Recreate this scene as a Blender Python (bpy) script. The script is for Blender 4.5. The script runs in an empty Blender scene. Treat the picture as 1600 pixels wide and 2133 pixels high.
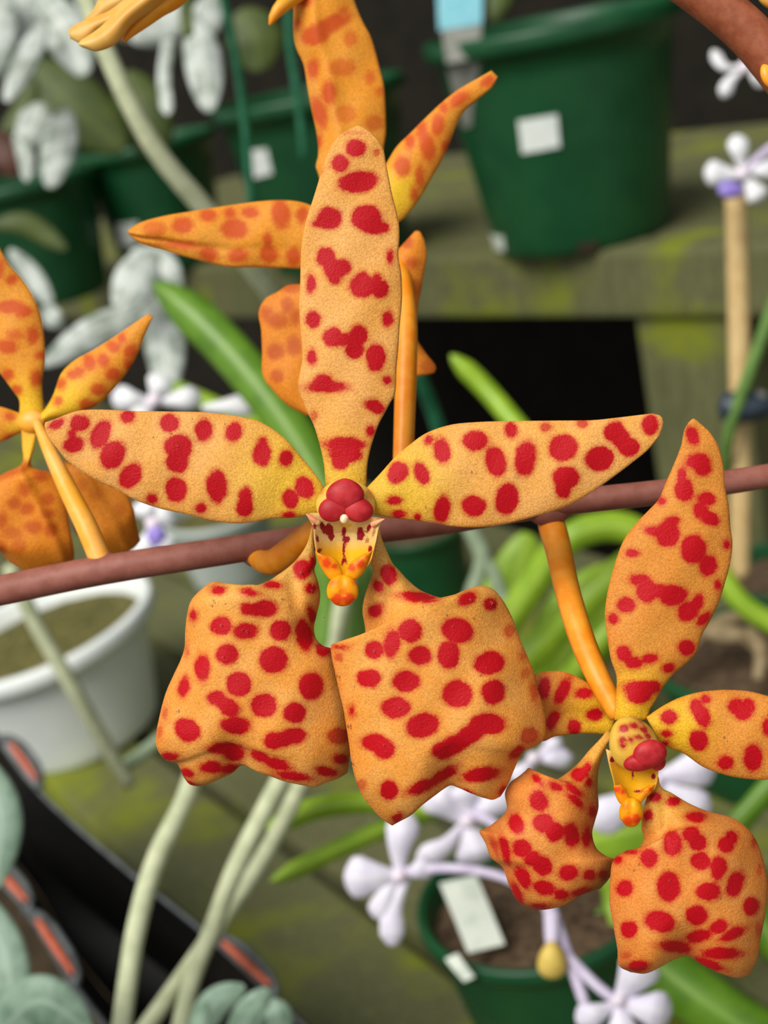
import bpy, math, random
import numpy as np
from mathutils import Vector, Matrix
random.seed(7)
rng = np.random.default_rng(7)
S = bpy.context.scene
COL = S.collection

# ------------------------------------------------------------------ camera, sky, sun, exposure
F = 3000.0                      # focal length in photograph pixels (1600 x 2133)
CX, CY = 800.0, 1066.5
CAM = np.array([0.0, 0.0, 1.30])
PITCH, ROLL = math.radians(20), math.radians(12)
fwd = np.array([0, math.cos(PITCH), -math.sin(PITCH)])
r0 = np.array([1.0, 0, 0]); u0 = np.cross(r0, fwd)
right = r0 * math.cos(ROLL) - u0 * math.sin(ROLL)
up = np.cross(right, fwd)
cd = bpy.data.cameras.new('camera'); cam = bpy.data.objects.new('camera', cd); COL.objects.link(cam)
M = Matrix(((right[0], up[0], -fwd[0], CAM[0]), (right[1], up[1], -fwd[1], CAM[1]), (right[2], up[2], -fwd[2], CAM[2]), (0, 0, 0, 1)))
cam.matrix_world = M
cd.sensor_fit = 'HORIZONTAL'; cd.sensor_width = 36.0; cd.lens = 36.0 * F / 1600.0
cd.clip_start = 0.005; cd.clip_end = 50
cd.dof.use_dof = True; cd.dof.focus_distance = 0.1395; cd.dof.aperture_fstop = 40.0
S.camera = cam

w = bpy.data.worlds.new('overcast_sky'); S.world = w; w.use_nodes = True
bg = w.node_tree.nodes['Background']; bg.inputs[0].default_value = (0.93, 0.97, 1.0, 1); bg.inputs[1].default_value = 0.5
sd = bpy.data.lights.new('hazy_sun_offscreen', 'SUN'); sd.energy = 3.7; sd.angle = math.radians(38); sd.color = (1.0, 0.97, 0.9)
so = bpy.data.objects.new('hazy_sun_offscreen', sd); COL.objects.link(so)
so.rotation_euler = Vector((0.42, 0.50, -0.80)).to_track_quat('-Z', 'Y').to_euler()
S.view_settings.view_transform = 'Standard'; S.view_settings.look = 'None'
S.view_settings.exposure = 0.0; S.view_settings.gamma = 1.0; S.view_settings.use_curve_mapping = False

# ------------------------------------------------------------------ helpers
def U(px, py, d):               # point seen at a pixel, at depth d (metres along the view axis)
    px, py, d = np.asarray(px, float), np.asarray(py, float), np.asarray(d, float)
    a = (px - CX) / F; b = (CY - py) / F
    return CAM + d[..., None] * (fwd + a[..., None] * right + b[..., None] * up)
def PZ(px, py, z):              # point seen at a pixel on the level plane at height z
    v = fwd + (px - CX) / F * right + (CY - py) / F * up
    return CAM + v * ((z - CAM[2]) / v[2])
def depth(p): return float(np.dot(np.asarray(p) - CAM, fwd))
def lin(*c): return tuple((x / 255 / 12.92) if x / 255 <= .04045 else ((x / 255 + .055) / 1.055) ** 2.4 for x in c) + (1.0,)

def tag(o, label=None, cat=None, group=None, kind=None):
    if label: o['label'] = label
    if cat: o['category'] = cat
    if group: o['group'] = group
    if kind: o['kind'] = kind
    return o
def thing(name, label, cat, loc, group=None):
    o = bpy.data.objects.new(name, None); COL.objects.link(o); o.location = tuple(loc); o.empty_display_size = .005
    return tag(o, label, cat, group)
def mesh(name, V, Fc, mat, parent=None, attrs=None, smooth=True, org=None):
    V = np.asarray(V, float)
    if org is None: org = np.array(ORG[parent.name]) if parent is not None else V.mean(0)
    m = bpy.data.meshes.new(name)
    if isinstance(Fc, np.ndarray):
        nv, nf, k = len(V), len(Fc), Fc.shape[1]
        m.vertices.add(nv); m.vertices.foreach_set('co', (V - org).astype(np.float32).ravel())
        m.loops.add(nf * k); m.loops.foreach_set('vertex_index', Fc.astype(np.int32).ravel())
        m.polygons.add(nf); m.polygons.foreach_set('loop_start', np.arange(nf, dtype=np.int32) * k)
        m.polygons.foreach_set('use_smooth', np.full(nf, smooth))
        m.update(calc_edges=True); m.validate()
    else:
        m.from_pydata([tuple(p) for p in (V - org)], [], Fc)
        for p in m.polygons: p.use_smooth = smooth
    if attrs:
        for k, a in attrs.items():
            at = m.attributes.new(k, 'FLOAT', 'POINT'); at.data.foreach_set('value', np.asarray(a, np.float32))
    m.materials.append(mat)
    o = bpy.data.objects.new(name, m); COL.objects.link(o)
    if parent is not None:
        o.parent = parent
        ORG[o.name] = np.array(org)
        o.location = (0, 0, 0)
    else:
        o.location = tuple(org)
        ORG[o.name] = np.array(org)
    return o
ORG = {}
def thingp(name, label, cat, loc, group=None):
    o = thing(name, label, cat, loc, group); ORG[o.name] = np.array(loc, float); return o

def spl(pts, n, closed=False):
    P = np.asarray(pts, float)
    if len(P) == 2:
        return P[0] + (P[1] - P[0]) * np.linspace(0, 1, n)[:, None]
    Q = np.vstack([2 * P[0] - P[1], P, 2 * P[-1] - P[-2]])
    out = []
    for i in range(1, len(Q) - 2):
        a, b, c, d = Q[i - 1], Q[i], Q[i + 1], Q[i + 2]
        t0, t1 = 0, max(np.linalg.norm(b - a), 1e-9) ** .5
        t2 = t1 + max(np.linalg.norm(c - b), 1e-9) ** .5; t3 = t2 + max(np.linalg.norm(d - c), 1e-9) ** .5
        t = np.linspace(t1, t2, 14, endpoint=False)[:, None]
        A1 = (t1 - t) / (t1 - t0) * a + (t - t0) / (t1 - t0) * b
        A2 = (t2 - t) / (t2 - t1) * b + (t - t1) / (t2 - t1) * c
        A3 = (t3 - t) / (t3 - t2) * c + (t - t2) / (t3 - t2) * d
        B1 = (t2 - t) / (t2 - t0) * A1 + (t - t0) / (t2 - t0) * A2
        B2 = (t3 - t) / (t3 - t1) * A2 + (t - t1) / (t3 - t1) * A3
        out.append((t2 - t) / (t2 - t1) * B1 + (t - t1) / (t2 - t1) * B2)
    D = np.vstack(out + [P[-1:]])
    s = np.r_[0, np.cumsum(np.linalg.norm(np.diff(D, axis=0), axis=1))]
    q = np.linspace(0, s[-1], n)
    return np.stack([np.interp(q, s, D[:, k]) for k in range(D.shape[1])], 1)

def spot_field(x, y, spots):
    f = np.full(x.shape, 40.0); st = np.ones(x.shape)
    for s in spots:
        cx, cy, rx, ry = s[:4]; a = math.radians(s[4]) if len(s) > 4 else 0.0; wt = s[5] if len(s) > 5 else 1.0
        wt = 1.0 if wt >= .8 else wt
        dx, dy = x - cx, y - cy
        c, sn = math.cos(a), math.sin(a)
        q = np.sqrt(((dx * c + dy * sn) / rx) ** 2 + ((-dx * sn + dy * c) / ry) ** 2)
        d = (q - 1) * min(rx, ry)
        st = np.where(d < f, wt, st)
        k = 5.0
        h = np.clip(.5 + .5 * (f - d) / k, 0, 1)
        f = f * (1 - h) + d * h - k * h * (1 - h)
    return np.clip(f, -25, 25), st

GRID = {}
def petal(name, parent, mat, L, R, D, z=None, T=None, B=None, spots=(), yel=None, thick=7.0, step=4.5, und=3.0, key=None, yc=None):
    """a petal shell: side outlines L and R from base to tip, z(u,v,x,y) its relief towards the viewer in pixels"""
    la = np.linalg.norm(np.diff(np.asarray(L, float), axis=0), axis=1).sum(); lb = np.linalg.norm(np.diff(np.asarray(R, float), axis=0), axis=1).sum()
    wmax = max(abs(np.asarray(L, float).mean(0) - np.asarray(R, float).mean(0)).max() * 1.4, 20)
    nu = int(np.clip(max(la, lb) / step, 12, 220)); nv = int(np.clip(wmax / step, 9, 110))
    Lc, Rc = spl(L, nu), spl(R, nu)
    Bc = spl([L[0]] + list(B or []) + [R[0]], nv); Tc = spl([L[-1]] + list(T or []) + [R[-1]], nv)
    u = np.linspace(0, 1, nu)[:, None, None]; v = np.linspace(0, 1, nv)[None, :, None]
    P = (1 - v) * Lc[:, None] + v * Rc[:, None] + (1 - u) * Bc[None] + u * Tc[None] - ((1 - u) * (1 - v) * Lc[0] + (1 - u) * v * Rc[0] + u * (1 - v) * Lc[-1] + u * v * Rc[-1])
    x, y = P[..., 0], P[..., 1]; u, v = u[..., 0] + 0 * v[..., 0], v[..., 0] + 0 * u[..., 0]
    zz = z(u, v, x, y) if z else 12 * (1 - (2 * v - 1) ** 2)
    ph = (sum(map(ord, name)) + x.sum()) % 6.28
    zz = zz + und * (np.sin(x / 41 + ph) * np.cos(y / 53 + 2 * ph) + .5 * np.sin(x / 19 + y / 27 + ph))
    e = np.minimum(np.minimum(v, 1 - v) * nv, np.minimum(u, 1 - u) * nu)          # rows from the margin
    zz = zz - 3.0 * np.exp(-e / 0.8)
    taper = np.clip(e / 3.0, 0.15, 1)
    k = D / F
    V1 = U(x, y, D - zz * k).reshape(-1, 3)
    V2 = U(x, y, D - (zz - thick * taper) * k).reshape(-1, 3)
    n = nu * nv; idx = np.arange(n).reshape(nu, nv)
    q = np.stack([idx[:-1, :-1], idx[:-1, 1:], idx[1:, 1:], idx[1:, :-1]], -1).reshape(-1, 4)
    area = np.cross((P[1:, :-1] - P[:-1, :-1]).reshape(-1, 2), (P[:-1, 1:] - P[:-1, :-1]).reshape(-1, 2)).sum()
    if area > 0: fr, bk = q, q[:, ::-1] + n
    else: fr, bk = q[:, ::-1], q + n
    b = np.concatenate([idx[0, :], idx[1:, -1], idx[-1, -2::-1], idx[-2:0:-1, 0]])
    b2 = np.roll(b, -1)
    rm = np.stack([b, b2, b2 + n, b + n], -1)
    if area > 0: rm = rm[:, ::-1]
    f, st = spot_field(x, y, spots)
    if yc is not None:
        ye = np.clip(1 - np.hypot(x - yc[0], y - yc[1]) / yc[2], 0, 1)
    else: ye = yel(u, v, x, y) if yel else np.zeros_like(x)
    ed = np.exp(-np.minimum(v, 1 - v) * nv * step / 14.0)
    A = {'spot': np.tile(f.ravel(), 2), 'strength': np.tile(st.ravel(), 2), 'yellow': np.tile(ye.ravel(), 2), 'margin': np.tile(ed.ravel(), 2)}
    o = mesh(name, np.vstack([V1, V2]), np.vstack([fr, bk, rm]), mat, parent, A)
    GRID[o.name] = (x.ravel(), y.ravel(), V1)
    return o

def tube(name, pts, mat, parent=None, n=None, seg=16, cap=True, org=None):
    """pts: (px, py, depth, radius px)"""
    P = np.asarray(pts, float)
    n = n or max(8, int(np.hypot(*np.diff(P[:, :2], axis=0).T).sum() / 14))
    C = spl(np.column_stack([P[:, 0], P[:, 1], P[:, 2] * 2000, P[:, 3]]), n)
    W = U(C[:, 0], C[:, 1], C[:, 2] / 2000); Rr = C[:, 3] * C[:, 2] / 2000 / F
    return tubew(name, W, Rr, mat, parent, seg, org)
def tubew(name, W, Rr, mat, parent=None, seg=16, org=None):
    W = np.asarray(W, float); n = len(W); Rr = np.broadcast_to(Rr, (n,))
    T = np.gradient(W, axis=0); T /= np.linalg.norm(T, axis=1)[:, None] + 1e-12
    ref = fwd if abs(np.dot(T.mean(0), fwd)) < .9 * np.linalg.norm(T.mean(0)) else up
    A = np.cross(T, ref); A /= np.linalg.norm(A, axis=1)[:, None] + 1e-12; B = np.cross(T, A)
    th = np.linspace(0, 2 * np.pi, seg, endpoint=False)
    V = W[:, None] + Rr[:, None, None] * (np.cos(th)[None, :, None] * A[:, None] + np.sin(th)[None, :, None] * B[:, None])
    # rounded caps
    caps = []
    for i, sgn in ((0, -1), (n - 1, 1)):
        caps.append(W[i] + sgn * T[i] * Rr[i] * .35)
    V = np.vstack([V.reshape(-1, 3), caps])
    Fc = []
    for i in range(n - 1):
        for j in range(seg):
            j2 = (j + 1) % seg
            Fc.append((i * seg + j, i * seg + j2, (i + 1) * seg + j2, (i + 1) * seg + j))
    c0, c1 = n * seg, n * seg + 1
    for j in range(seg):
        j2 = (j + 1) % seg
        Fc.append((c0, j2, j)); Fc.append((c1, (n - 1) * seg + j, (n - 1) * seg + j2))
    return mesh(name, V, Fc, mat, parent, org=org)
def blob(name, c, D, r, mat, parent=None, rot=0, f=None, nu=20, nv=26, attrs=None, spots=None):
    """rounded body: centre pixel, depth, radii px (x, y, towards viewer); f(X,Y,Z) reshapes unit sphere"""
    th = np.linspace(0, np.pi, nu); ph = np.linspace(0, 2 * np.pi, nv, endpoint=False)
    X = np.sin(th)[:, None] * np.cos(ph)[None]; Y = np.cos(th)[:, None] + 0 * ph[None]; Z = np.sin(th)[:, None] * np.sin(ph)[None]
    if f: X, Y, Z = f(X, Y, Z)
    X, Y, Z = X * r[0], Y * r[1], Z * r[2]
    a = math.radians(rot); x = c[0] + X * math.cos(a) - Y * math.sin(a); y = c[1] + X * math.sin(a) + Y * math.cos(a)
    V = U(x, y, D - Z * D / F).reshape(-1, 3)
    idx = np.arange(nu * nv).reshape(nu, nv); nx = np.roll(idx, -1, 1)
    q = np.stack([idx[:-1], nx[:-1], nx[1:], idx[1:]], -1).reshape(-1, 4)
    A = None
    if spots is not None:
        fl, st = spot_field(x, y, spots)
        A = {'spot': fl.ravel(), 'strength': st.ravel(), 'yellow': 0 * st.ravel(), 'margin': 0 * st.ravel()}
    return mesh(name, V, [tuple(t) for t in q], mat, parent, A)
def leaf(name, parent, mat, cl, wd, z=None, prof=None, thick=5, step=7, und=2.0, bulge=.12):
    """leaf from a centre line of (px, py, depth) and half width px; prof(u) shapes the width"""
    P = np.asarray(cl, float); C = spl(np.column_stack([P[:, :2], P[:, 2] * 2000]), 40)
    t = np.gradient(C[:, :2], axis=0); t /= np.linalg.norm(t, axis=1)[:, None] + 1e-9
    nrm = np.column_stack([-t[:, 1], t[:, 0]]); u = np.linspace(0, 1, 40)
    pr = prof(u) if prof else np.sin(np.pi * np.clip(u * .96 + .02, 0, 1)) ** .6
    nu, nv = 40, 9
    v = np.linspace(-1, 1, nv)
    x = C[:, 0][:, None] + nrm[:, 0][:, None] * pr[:, None] * wd * v[None]
    y = C[:, 1][:, None] + nrm[:, 1][:, None] * pr[:, None] * wd * v[None]
    zz = wd * pr[:, None] * bulge * (1 - v[None] ** 2) * 2 + und * np.sin(u * 9 + P[0, 0])[:, None]
    if z: zz = zz + z(u[:, None], v[None])
    Dp = C[:, 2][:, None] / 2000 + 0 * x
    th = thick * np.sqrt(np.clip(1.02 - v[None] ** 2, 0.02, 1)) * np.clip(pr[:, None] * 3, .1, 1)
    V1 = U(x, y, Dp - zz * Dp / F).reshape(-1, 3); V2 = U(x, y, Dp - (zz - th) * Dp / F).reshape(-1, 3)
    n = nu * nv; idx = np.arange(n).reshape(nu, nv)
    q = np.stack([idx[:-1, :-1], idx[1:, :-1], idx[1:, 1:], idx[:-1, 1:]], -1).reshape(-1, 4)
    b = np.concatenate([idx[0, :], idx[1:, -1], idx[-1, -2::-1], idx[-2:0:-1, 0]]); b2 = np.roll(b, -1)
    rm = np.stack([b, b2, b2 + n, b + n], -1)
    A = {'across': np.tile(np.abs(np.tile(v, nu)), 2), 'along': np.tile(np.repeat(u, nv), 2)}
    return mesh(name, np.vstack([V1, V2]), np.vstack([q, q[:, ::-1] + n, rm]), mat, parent, A)

# ------------------------------------------------------------------ materials
def nmat(name):
    m = bpy.data.materials.new(name); m.use_nodes = True; nt = m.node_tree
    return m, nt, nt.nodes['Principled BSDF']
def N(nt, t, **k):
    n = nt.nodes.new(t)
    for a, b in k.items(): setattr(n, a, b)
    return n
def noise(nt, scale, detail=2, rough=.5, coord='Object', sc=None):
    tc = N(nt, 'ShaderNodeTexCoord'); n = N(nt, 'ShaderNodeTexNoise'); n.inputs['Scale'].default_value = scale
    n.inputs['Detail'].default_value = detail; n.inputs['Roughness'].default_value = rough
    if sc:
        mp = N(nt, 'ShaderNodeMapping'); mp.inputs['Scale'].default_value = sc
        nt.links.new(tc.outputs[coord], mp.inputs[0]); nt.links.new(mp.outputs[0], n.inputs['Vector'])
    else: nt.links.new(tc.outputs[coord], n.inputs['Vector'])
    return n.outputs['Fac']
def mix(nt, f, a, b, mode='MIX'):
    n = N(nt, 'ShaderNodeMix', data_type='RGBA', blend_type=mode)
    for s, i in ((f, 0), (a, 6), (b, 7)):
        if hasattr(s, 'is_output'): nt.links.new(s, n.inputs[i])
        else: n.inputs[i].default_value = s
    return n.outputs[2]
def mapr(nt, s, a, b, c=0., d=1., smooth=True):
    n = N(nt, 'ShaderNodeMapRange', interpolation_type='SMOOTHSTEP' if smooth else 'LINEAR')
    nt.links.new(s, n.inputs[0])
    for i, x in enumerate((a, b, c, d)): n.inputs[i + 1].default_value = x
    return n.outputs[0]
def mth(nt, op, a, b=0.):
    n = N(nt, 'ShaderNodeMath', operation=op)
    for i, s in enumerate((a, b)):
        if hasattr(s, 'is_output'): nt.links.new(s, n.inputs[i])
        else: n.inputs[i].default_value = s
    return n.outputs[0]
def attr(nt, a):
    n = N(nt, 'ShaderNodeAttribute', attribute_name=a); return n.outputs['Fac']
def bump(nt, bs, h, strength=.3, dist=.0002):
    b = N(nt, 'ShaderNodeBump'); b.inputs['Strength'].default_value = strength; b.inputs['Distance'].default_value = dist
    nt.links.new(h, b.inputs['Height']); nt.links.new(b.outputs[0], bs.inputs['Normal'])

def petal_mat(name, base, yellow, spot, tan, marg, soft=3.0, spotamt=1.0, rough=.5, bumpk=.4, halo=.45, trans=.12, deep=None, grain=1.0, ymax=.8):
    m, nt, bs = nmat(name)
    big = noise(nt, 260, 2); fine = noise(nt, 5200, 2, .65); mid = noise(nt, 1100, 2)
    c = mix(nt, mapr(nt, big, .35, .68, 0, .6), base, tan)
    c = mix(nt, mapr(nt, attr(nt, 'yellow'), .05, .85, 0, ymax), c, yellow)
    c = mix(nt, mth(nt, 'MULTIPLY', attr(nt, 'margin'), .3), c, marg)
    g = mapr(nt, fine, .3, .7, 1 - .24 * grain, 1 + .2 * grain, False)
    gm = N(nt, 'ShaderNodeCombineColor'); [nt.links.new(g, gm.inputs[i]) for i in range(3)]
    c = mix(nt, 1.0, c, gm.outputs[0], 'MULTIPLY')
    d = attr(nt, 'spot')
    d = mth(nt, 'ADD', d, mth(nt, 'MULTIPLY', mth(nt, 'SUBTRACT', mid, .5), 9.0))
    dd = mth(nt, 'ADD', d, mth(nt, 'MULTIPLY', mth(nt, 'SUBTRACT', fine, .5), 6.0))
    stg = attr(nt, 'strength')
    hl = mth(nt, 'MULTIPLY', mapr(nt, d, 10., 0., 0, halo), stg)
    sc = mix(nt, mapr(nt, fine, .45, .75, 0, .35), spot, deep or spot)
    c = mix(nt, hl, c, spot)
    mk = mth(nt, 'MULTIPLY', mapr(nt, dd, soft, -soft, 0, spotamt), stg)
    c = mix(nt, mk, c, sc)
    nt.links.new(c, bs.inputs['Base Color'])
    bs.inputs['Roughness'].default_value = rough; bs.inputs['Specular IOR Level'].default_value = .22
    bs.inputs['Sheen Weight'].default_value = .03; bs.inputs['Sheen Tint'].default_value = (1, .85, .6, 1)
    bump(nt, bs, mth(nt, 'ADD', fine, mth(nt, 'MULTIPLY', mid, .8)), bumpk, .00018)
    if trans:
        tr = N(nt, 'ShaderNodeBsdfTranslucent'); nt.links.new(c, tr.inputs[0])
        ms = N(nt, 'ShaderNodeMixShader'); ms.inputs[0].default_value = trans
        nt.links.new(bs.outputs[0], ms.inputs[1]); nt.links.new(tr.outputs[0], ms.inputs[2])
        nt.links.new(ms.outputs[0], nt.nodes['Material Output'].inputs[0])
    return m
def plain(name, c1, c2=None, scale=300, rough=.5, spec=.4, bumpk=0., detail=3, lo=.35, hi=.65, sc=None, trans=0.):
    m, nt, bs = nmat(name)
    n = noise(nt, scale, detail, .6, sc=sc)
    c = mix(nt, mapr(nt, n, lo, hi), c1, c2 or c1)
    nt.links.new(c, bs.inputs['Base Color']); bs.inputs['Roughness'].default_value = rough; bs.inputs['Specular IOR Level'].default_value = spec
    if bumpk: bump(nt, bs, n, bumpk, .0004)
    if trans:
        tr = N(nt, 'ShaderNodeBsdfTranslucent'); nt.links.new(c, tr.inputs[0])
        ms = N(nt, 'ShaderNodeMixShader'); ms.inputs[0].default_value = trans
        nt.links.new(bs.outputs[0], ms.inputs[1]); nt.links.new(tr.outputs[0], ms.inputs[2])
        nt.links.new(ms.outputs[0], nt.nodes['Material Output'].inputs[0])
    return m
def leaf_mat(name, c1, c2, mid, rough=.45, scale=140, sc=None, midw=.18):
    m, nt, bs = nmat(name)
    n = noise(nt, scale, 3, .6, sc=sc)
    c = mix(nt, mapr(nt, n, .35, .65), c1, c2)
    c = mix(nt, mapr(nt, attr(nt, 'across'), midw, 0., 0, .8), c, mid)
    nt.links.new(c, bs.inputs['Base Color']); bs.inputs['Roughness'].default_value = rough
    tr = N(nt, 'ShaderNodeBsdfTranslucent'); nt.links.new(c, tr.inputs[0])
    ms = N(nt, 'ShaderNodeMixShader'); ms.inputs[0].default_value = .15
    nt.links.new(bs.outputs[0], ms.inputs[1]); nt.links.new(tr.outputs[0], ms.inputs[2])
    nt.links.new(ms.outputs[0], nt.nodes['Material Output'].inputs[0])
    return m
def wood_mat(name, c1, c2, moss, scale=60, amt=(.5, .62), axis=(1, 12, 12), msc=22):
    m, nt, bs = nmat(name)
    g = noise(nt, scale, 5, .65, sc=axis); mo = noise(nt, msc, 3, .6); sp = noise(nt, 240, 3, .6)
    c = mix(nt, mapr(nt, g, .3, .7), c1, c2)
    c = mix(nt, mapr(nt, sp, .55, .75, 0, .35), c, tuple(x * 1.8 for x in c2[:3]) + (1,))
    c = mix(nt, mapr(nt, mo, amt[0], amt[1]), c, moss)
    nt.links.new(c, bs.inputs['Base Color']); bs.inputs['Roughness'].default_value = .85
    bump(nt, bs, g, .6, .0015)
    return m

SPOT = lin(188, 0, 16); DEEP = lin(206, 26, 46)
MF = petal_mat('spotted_petal_tan', lin(238, 168, 80), lin(230, 186, 40), SPOT, lin(240, 176, 102), lin(226, 146, 62), deep=DEEP)
ML = petal_mat('spotted_sepal_orange', lin(236, 154, 62), lin(228, 180, 88), SPOT, lin(238, 170, 88), lin(222, 112, 40), deep=DEEP)
MR = petal_mat('spotted_petal_deep_orange', lin(220, 138, 52), lin(236, 188, 30), SPOT, lin(226, 152, 62), lin(206, 104, 36), deep=DEEP)
MS = petal_mat('spotted_sepal_rust', lin(226, 136, 56), lin(230, 172, 68), SPOT, lin(230, 154, 76), lin(206, 88, 42), deep=DEEP)
MB = MBD = petal_mat('petal_back_orange', lin(240, 156, 44), lin(246, 200, 48), lin(208, 68, 24), lin(236, 164, 64), lin(238, 146, 46), soft=5, spotamt=.78, halo=.3, bumpk=.25, trans=.2, ymax=1.)
MBL = MBLD = petal_mat('sepal_back_amber', lin(236, 146, 40), lin(244, 194, 46), lin(190, 70, 22), lin(228, 134, 36), lin(238, 124, 48), soft=6, spotamt=.6, halo=.35, bumpk=.25, trans=.2, ymax=1.)
MTH = petal_mat('lip_throat', lin(238, 202, 122), lin(246, 186, 10), lin(150, 8, 32), lin(240, 208, 140), lin(238, 178, 110), halo=.1, rough=.38, bumpk=.06, soft=1.3, grain=.25, ymax=1.)
MLO = petal_mat('lip_lobe_orange', lin(250, 168, 12), lin(250, 190, 30), lin(226, 70, 8), lin(248, 150, 8), lin(246, 150, 20), soft=4, halo=.3, rough=.35, bumpk=.06, grain=.35)
MCO = petal_mat('column_yellow', lin(232, 186, 70), lin(240, 200, 60), lin(176, 30, 30), lin(236, 196, 96), lin(232, 170, 60), rough=.4, bumpk=.06, soft=3, grain=.35)
MAN = plain('anther_red', lin(164, 18, 28), lin(190, 44, 48), 700, .5, .3, .05)
MTIP = plain('pollen_tip_cream', lin(250, 226, 190), lin(240, 190, 140), 1500, .3)
MSTEM = plain('stem_brown', lin(138, 80, 66), lin(152, 94, 80), 500, .55, .35, .1)
MSTEM2 = plain('stem_rust', lin(140, 72, 44), lin(158, 88, 58), 700, .5, .35, .1)
MPED = plain('pedicel_orange', lin(240, 138, 16), lin(244, 156, 40), 500, .42, .4, .05)
MPEDB = MPED
MPEDD = plain('pedicel_yellow_orange_lit', lin(244, 164, 40), lin(246, 178, 84), 400, .42, .4, .05)  # own yellower hue, plus paleness from falling light put into the colour
MBUD = plain('bud_yellow_orange', lin(232, 190, 100), lin(234, 170, 70), 260, .4, .4, .05, trans=.15)
MBUD2 = plain('bud_orange', lin(236, 168, 40), lin(240, 150, 30), 300, .4)

# ------------------------------------------------------------------ the setting: bench, shelf, added dark backdrop, floor
MW1 = wood_mat('mossy_bench_wood', lin(80, 82, 48), lin(104, 104, 66), lin(118, 126, 16), 50, (.50, .68), (12, 12, 1), 17)
MW2 = wood_mat('mossy_shelf_wood', lin(80, 82, 48), lin(104, 104, 66), lin(118, 126, 16), 50, (.52, .70), (12, 12, 1), 20)
MW3 = MW2
MDARK = plain('backdrop_shade_dark', lin(34, 32, 28), lin(40, 37, 32), 40, .95, .05)  # deep shade behind the shelf, put into a near-black colour
MSOILD = plain('dark_ground', lin(56, 47, 36), lin(76, 64, 48), 30, .95, .1)
ZS = U(1210, 500, .60)[2]; ZB = U(190, 1530, .55)[2]
def box(name, o, ex, ey, ez, mat, parent=None, bev=.0):
    """box from corner o and three edge vectors, edges softened"""
    V = []
    o, ex, ey, ez = map(lambda a: np.asarray(a, float), (o, ex, ey, ez))
    import bmesh
    for k in (0, 1):
        for j in (0, 1):
            for i in (0, 1): V.append(o + i * ex + j * ey + k * ez)
    Fc = [(0, 2, 3, 1), (4, 5, 7, 6), (0, 1, 5, 4), (2, 6, 7, 3), (0, 4, 6, 2), (1, 3, 7, 5)]
    ob = mesh(name, V, Fc, mat, parent, smooth=False)
    bm = bmesh.new(); bm.from_mesh(ob.data); bmesh.ops.recalc_face_normals(bm, faces=bm.faces)
    if bev: bmesh.ops.bevel(bm, geom=list(bm.edges), offset=bev, segments=2, affect='EDGES', profile=.6)
    bm.to_mesh(ob.data); bm.free()
    return ob
def unit(v): v = np.asarray(v, float); return v / np.linalg.norm(v)
tag(box('floor', (-3, -1, .55), (6, 0, 0), (0, 5, 0), (0, 0, .05), MSOILD), 'dark bare ground under the plant bench', kind='structure')
# bench of parallel boards
a, b = PZ(110, 1640, ZB), PZ(640, 2133, ZB)
e = unit(b - a); nn = np.array([-e[1], e[0], 0]); nn = nn if nn[1] > 0 else -nn
far2 = PZ(760, 1900, ZB); wd = float(np.dot(far2 - a, nn))
st = a - e * .55
bench = thingp('plant_bench', 'weathered mossy timber slatted bench carrying the pots', 'bench', st - np.array([0, 0, .02]))
for i in range(6):
    box('plank', st + nn * (i * (wd + .005)) - np.array([0, 0, .022]), e * 1.15, nn * wd, (0, 0, .022), MW1, bench, .0022)
for s_ in (.25, .8):
    box('bench_bearer', st + e * s_ - np.array([0, 0, .052]), e * .04, nn * (6 * wd + .03), (0, 0, .0305), MW1, bench, .002)
# upper shelf with front beam and post
a, b = PZ(890, 536, ZS), PZ(1600, 508, ZS)
e2 = unit(b - a); n2 = np.array([-e2[1], e2[0], 0]); n2 = n2 if n2[1] > 0 else -n2
s0 = a - e2 * .42
bh = 150 * .56 / F
shelf = thingp('plant_shelf', 'damp raised timber shelf with a mossy front beam under the green pots', 'shelf', s0 - np.array([0, 0, bh]))
box('front_beam', s0 - np.array([0, 0, bh]), e2 * .95, n2 * .022, (0, 0, bh), MW2, shelf, .003)
for i in range(3):
    box('shelf_board', s0 + n2 * (.024 + i * .087) - np.array([0, 0, .014]), e2 * .95, n2 * .084, (0, 0, .0138), MW2, shelf, .0015)
pa, pb = PZ(1246, 700, ZS - bh), PZ(1470, 700, ZS - bh)
pw = float(np.dot(pb - pa, e2))
pc = s0 + e2 * float(np.dot(pa - s0, e2)) + n2 * .004; pc[2] = ZB - .25
box('shelf_post', pc, e2 * pw, n2 * .04, (0, 0, ZS - bh - ZB + .2505), MW3, shelf, .002)
pd = pc + e2 * (pw + .001) + n2 * .05
box('shelf_post', pd, e2 * .16, n2 * .03, (0, 0, ZS - bh - ZB + .2505), MW2, shelf, .002)
# added dark backdrop, its near-black colour stands in for the shade behind
wq = s0 + n2 * .33 - e2 * 4.2
tag(box('dark_backdrop', (wq[0], wq[1], .6), e2 * 6.4, n2 * .02, (0, 0, 1.9), MDARK), 'added dark backdrop standing in for the deep shade behind the shelves', kind='structure')

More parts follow.
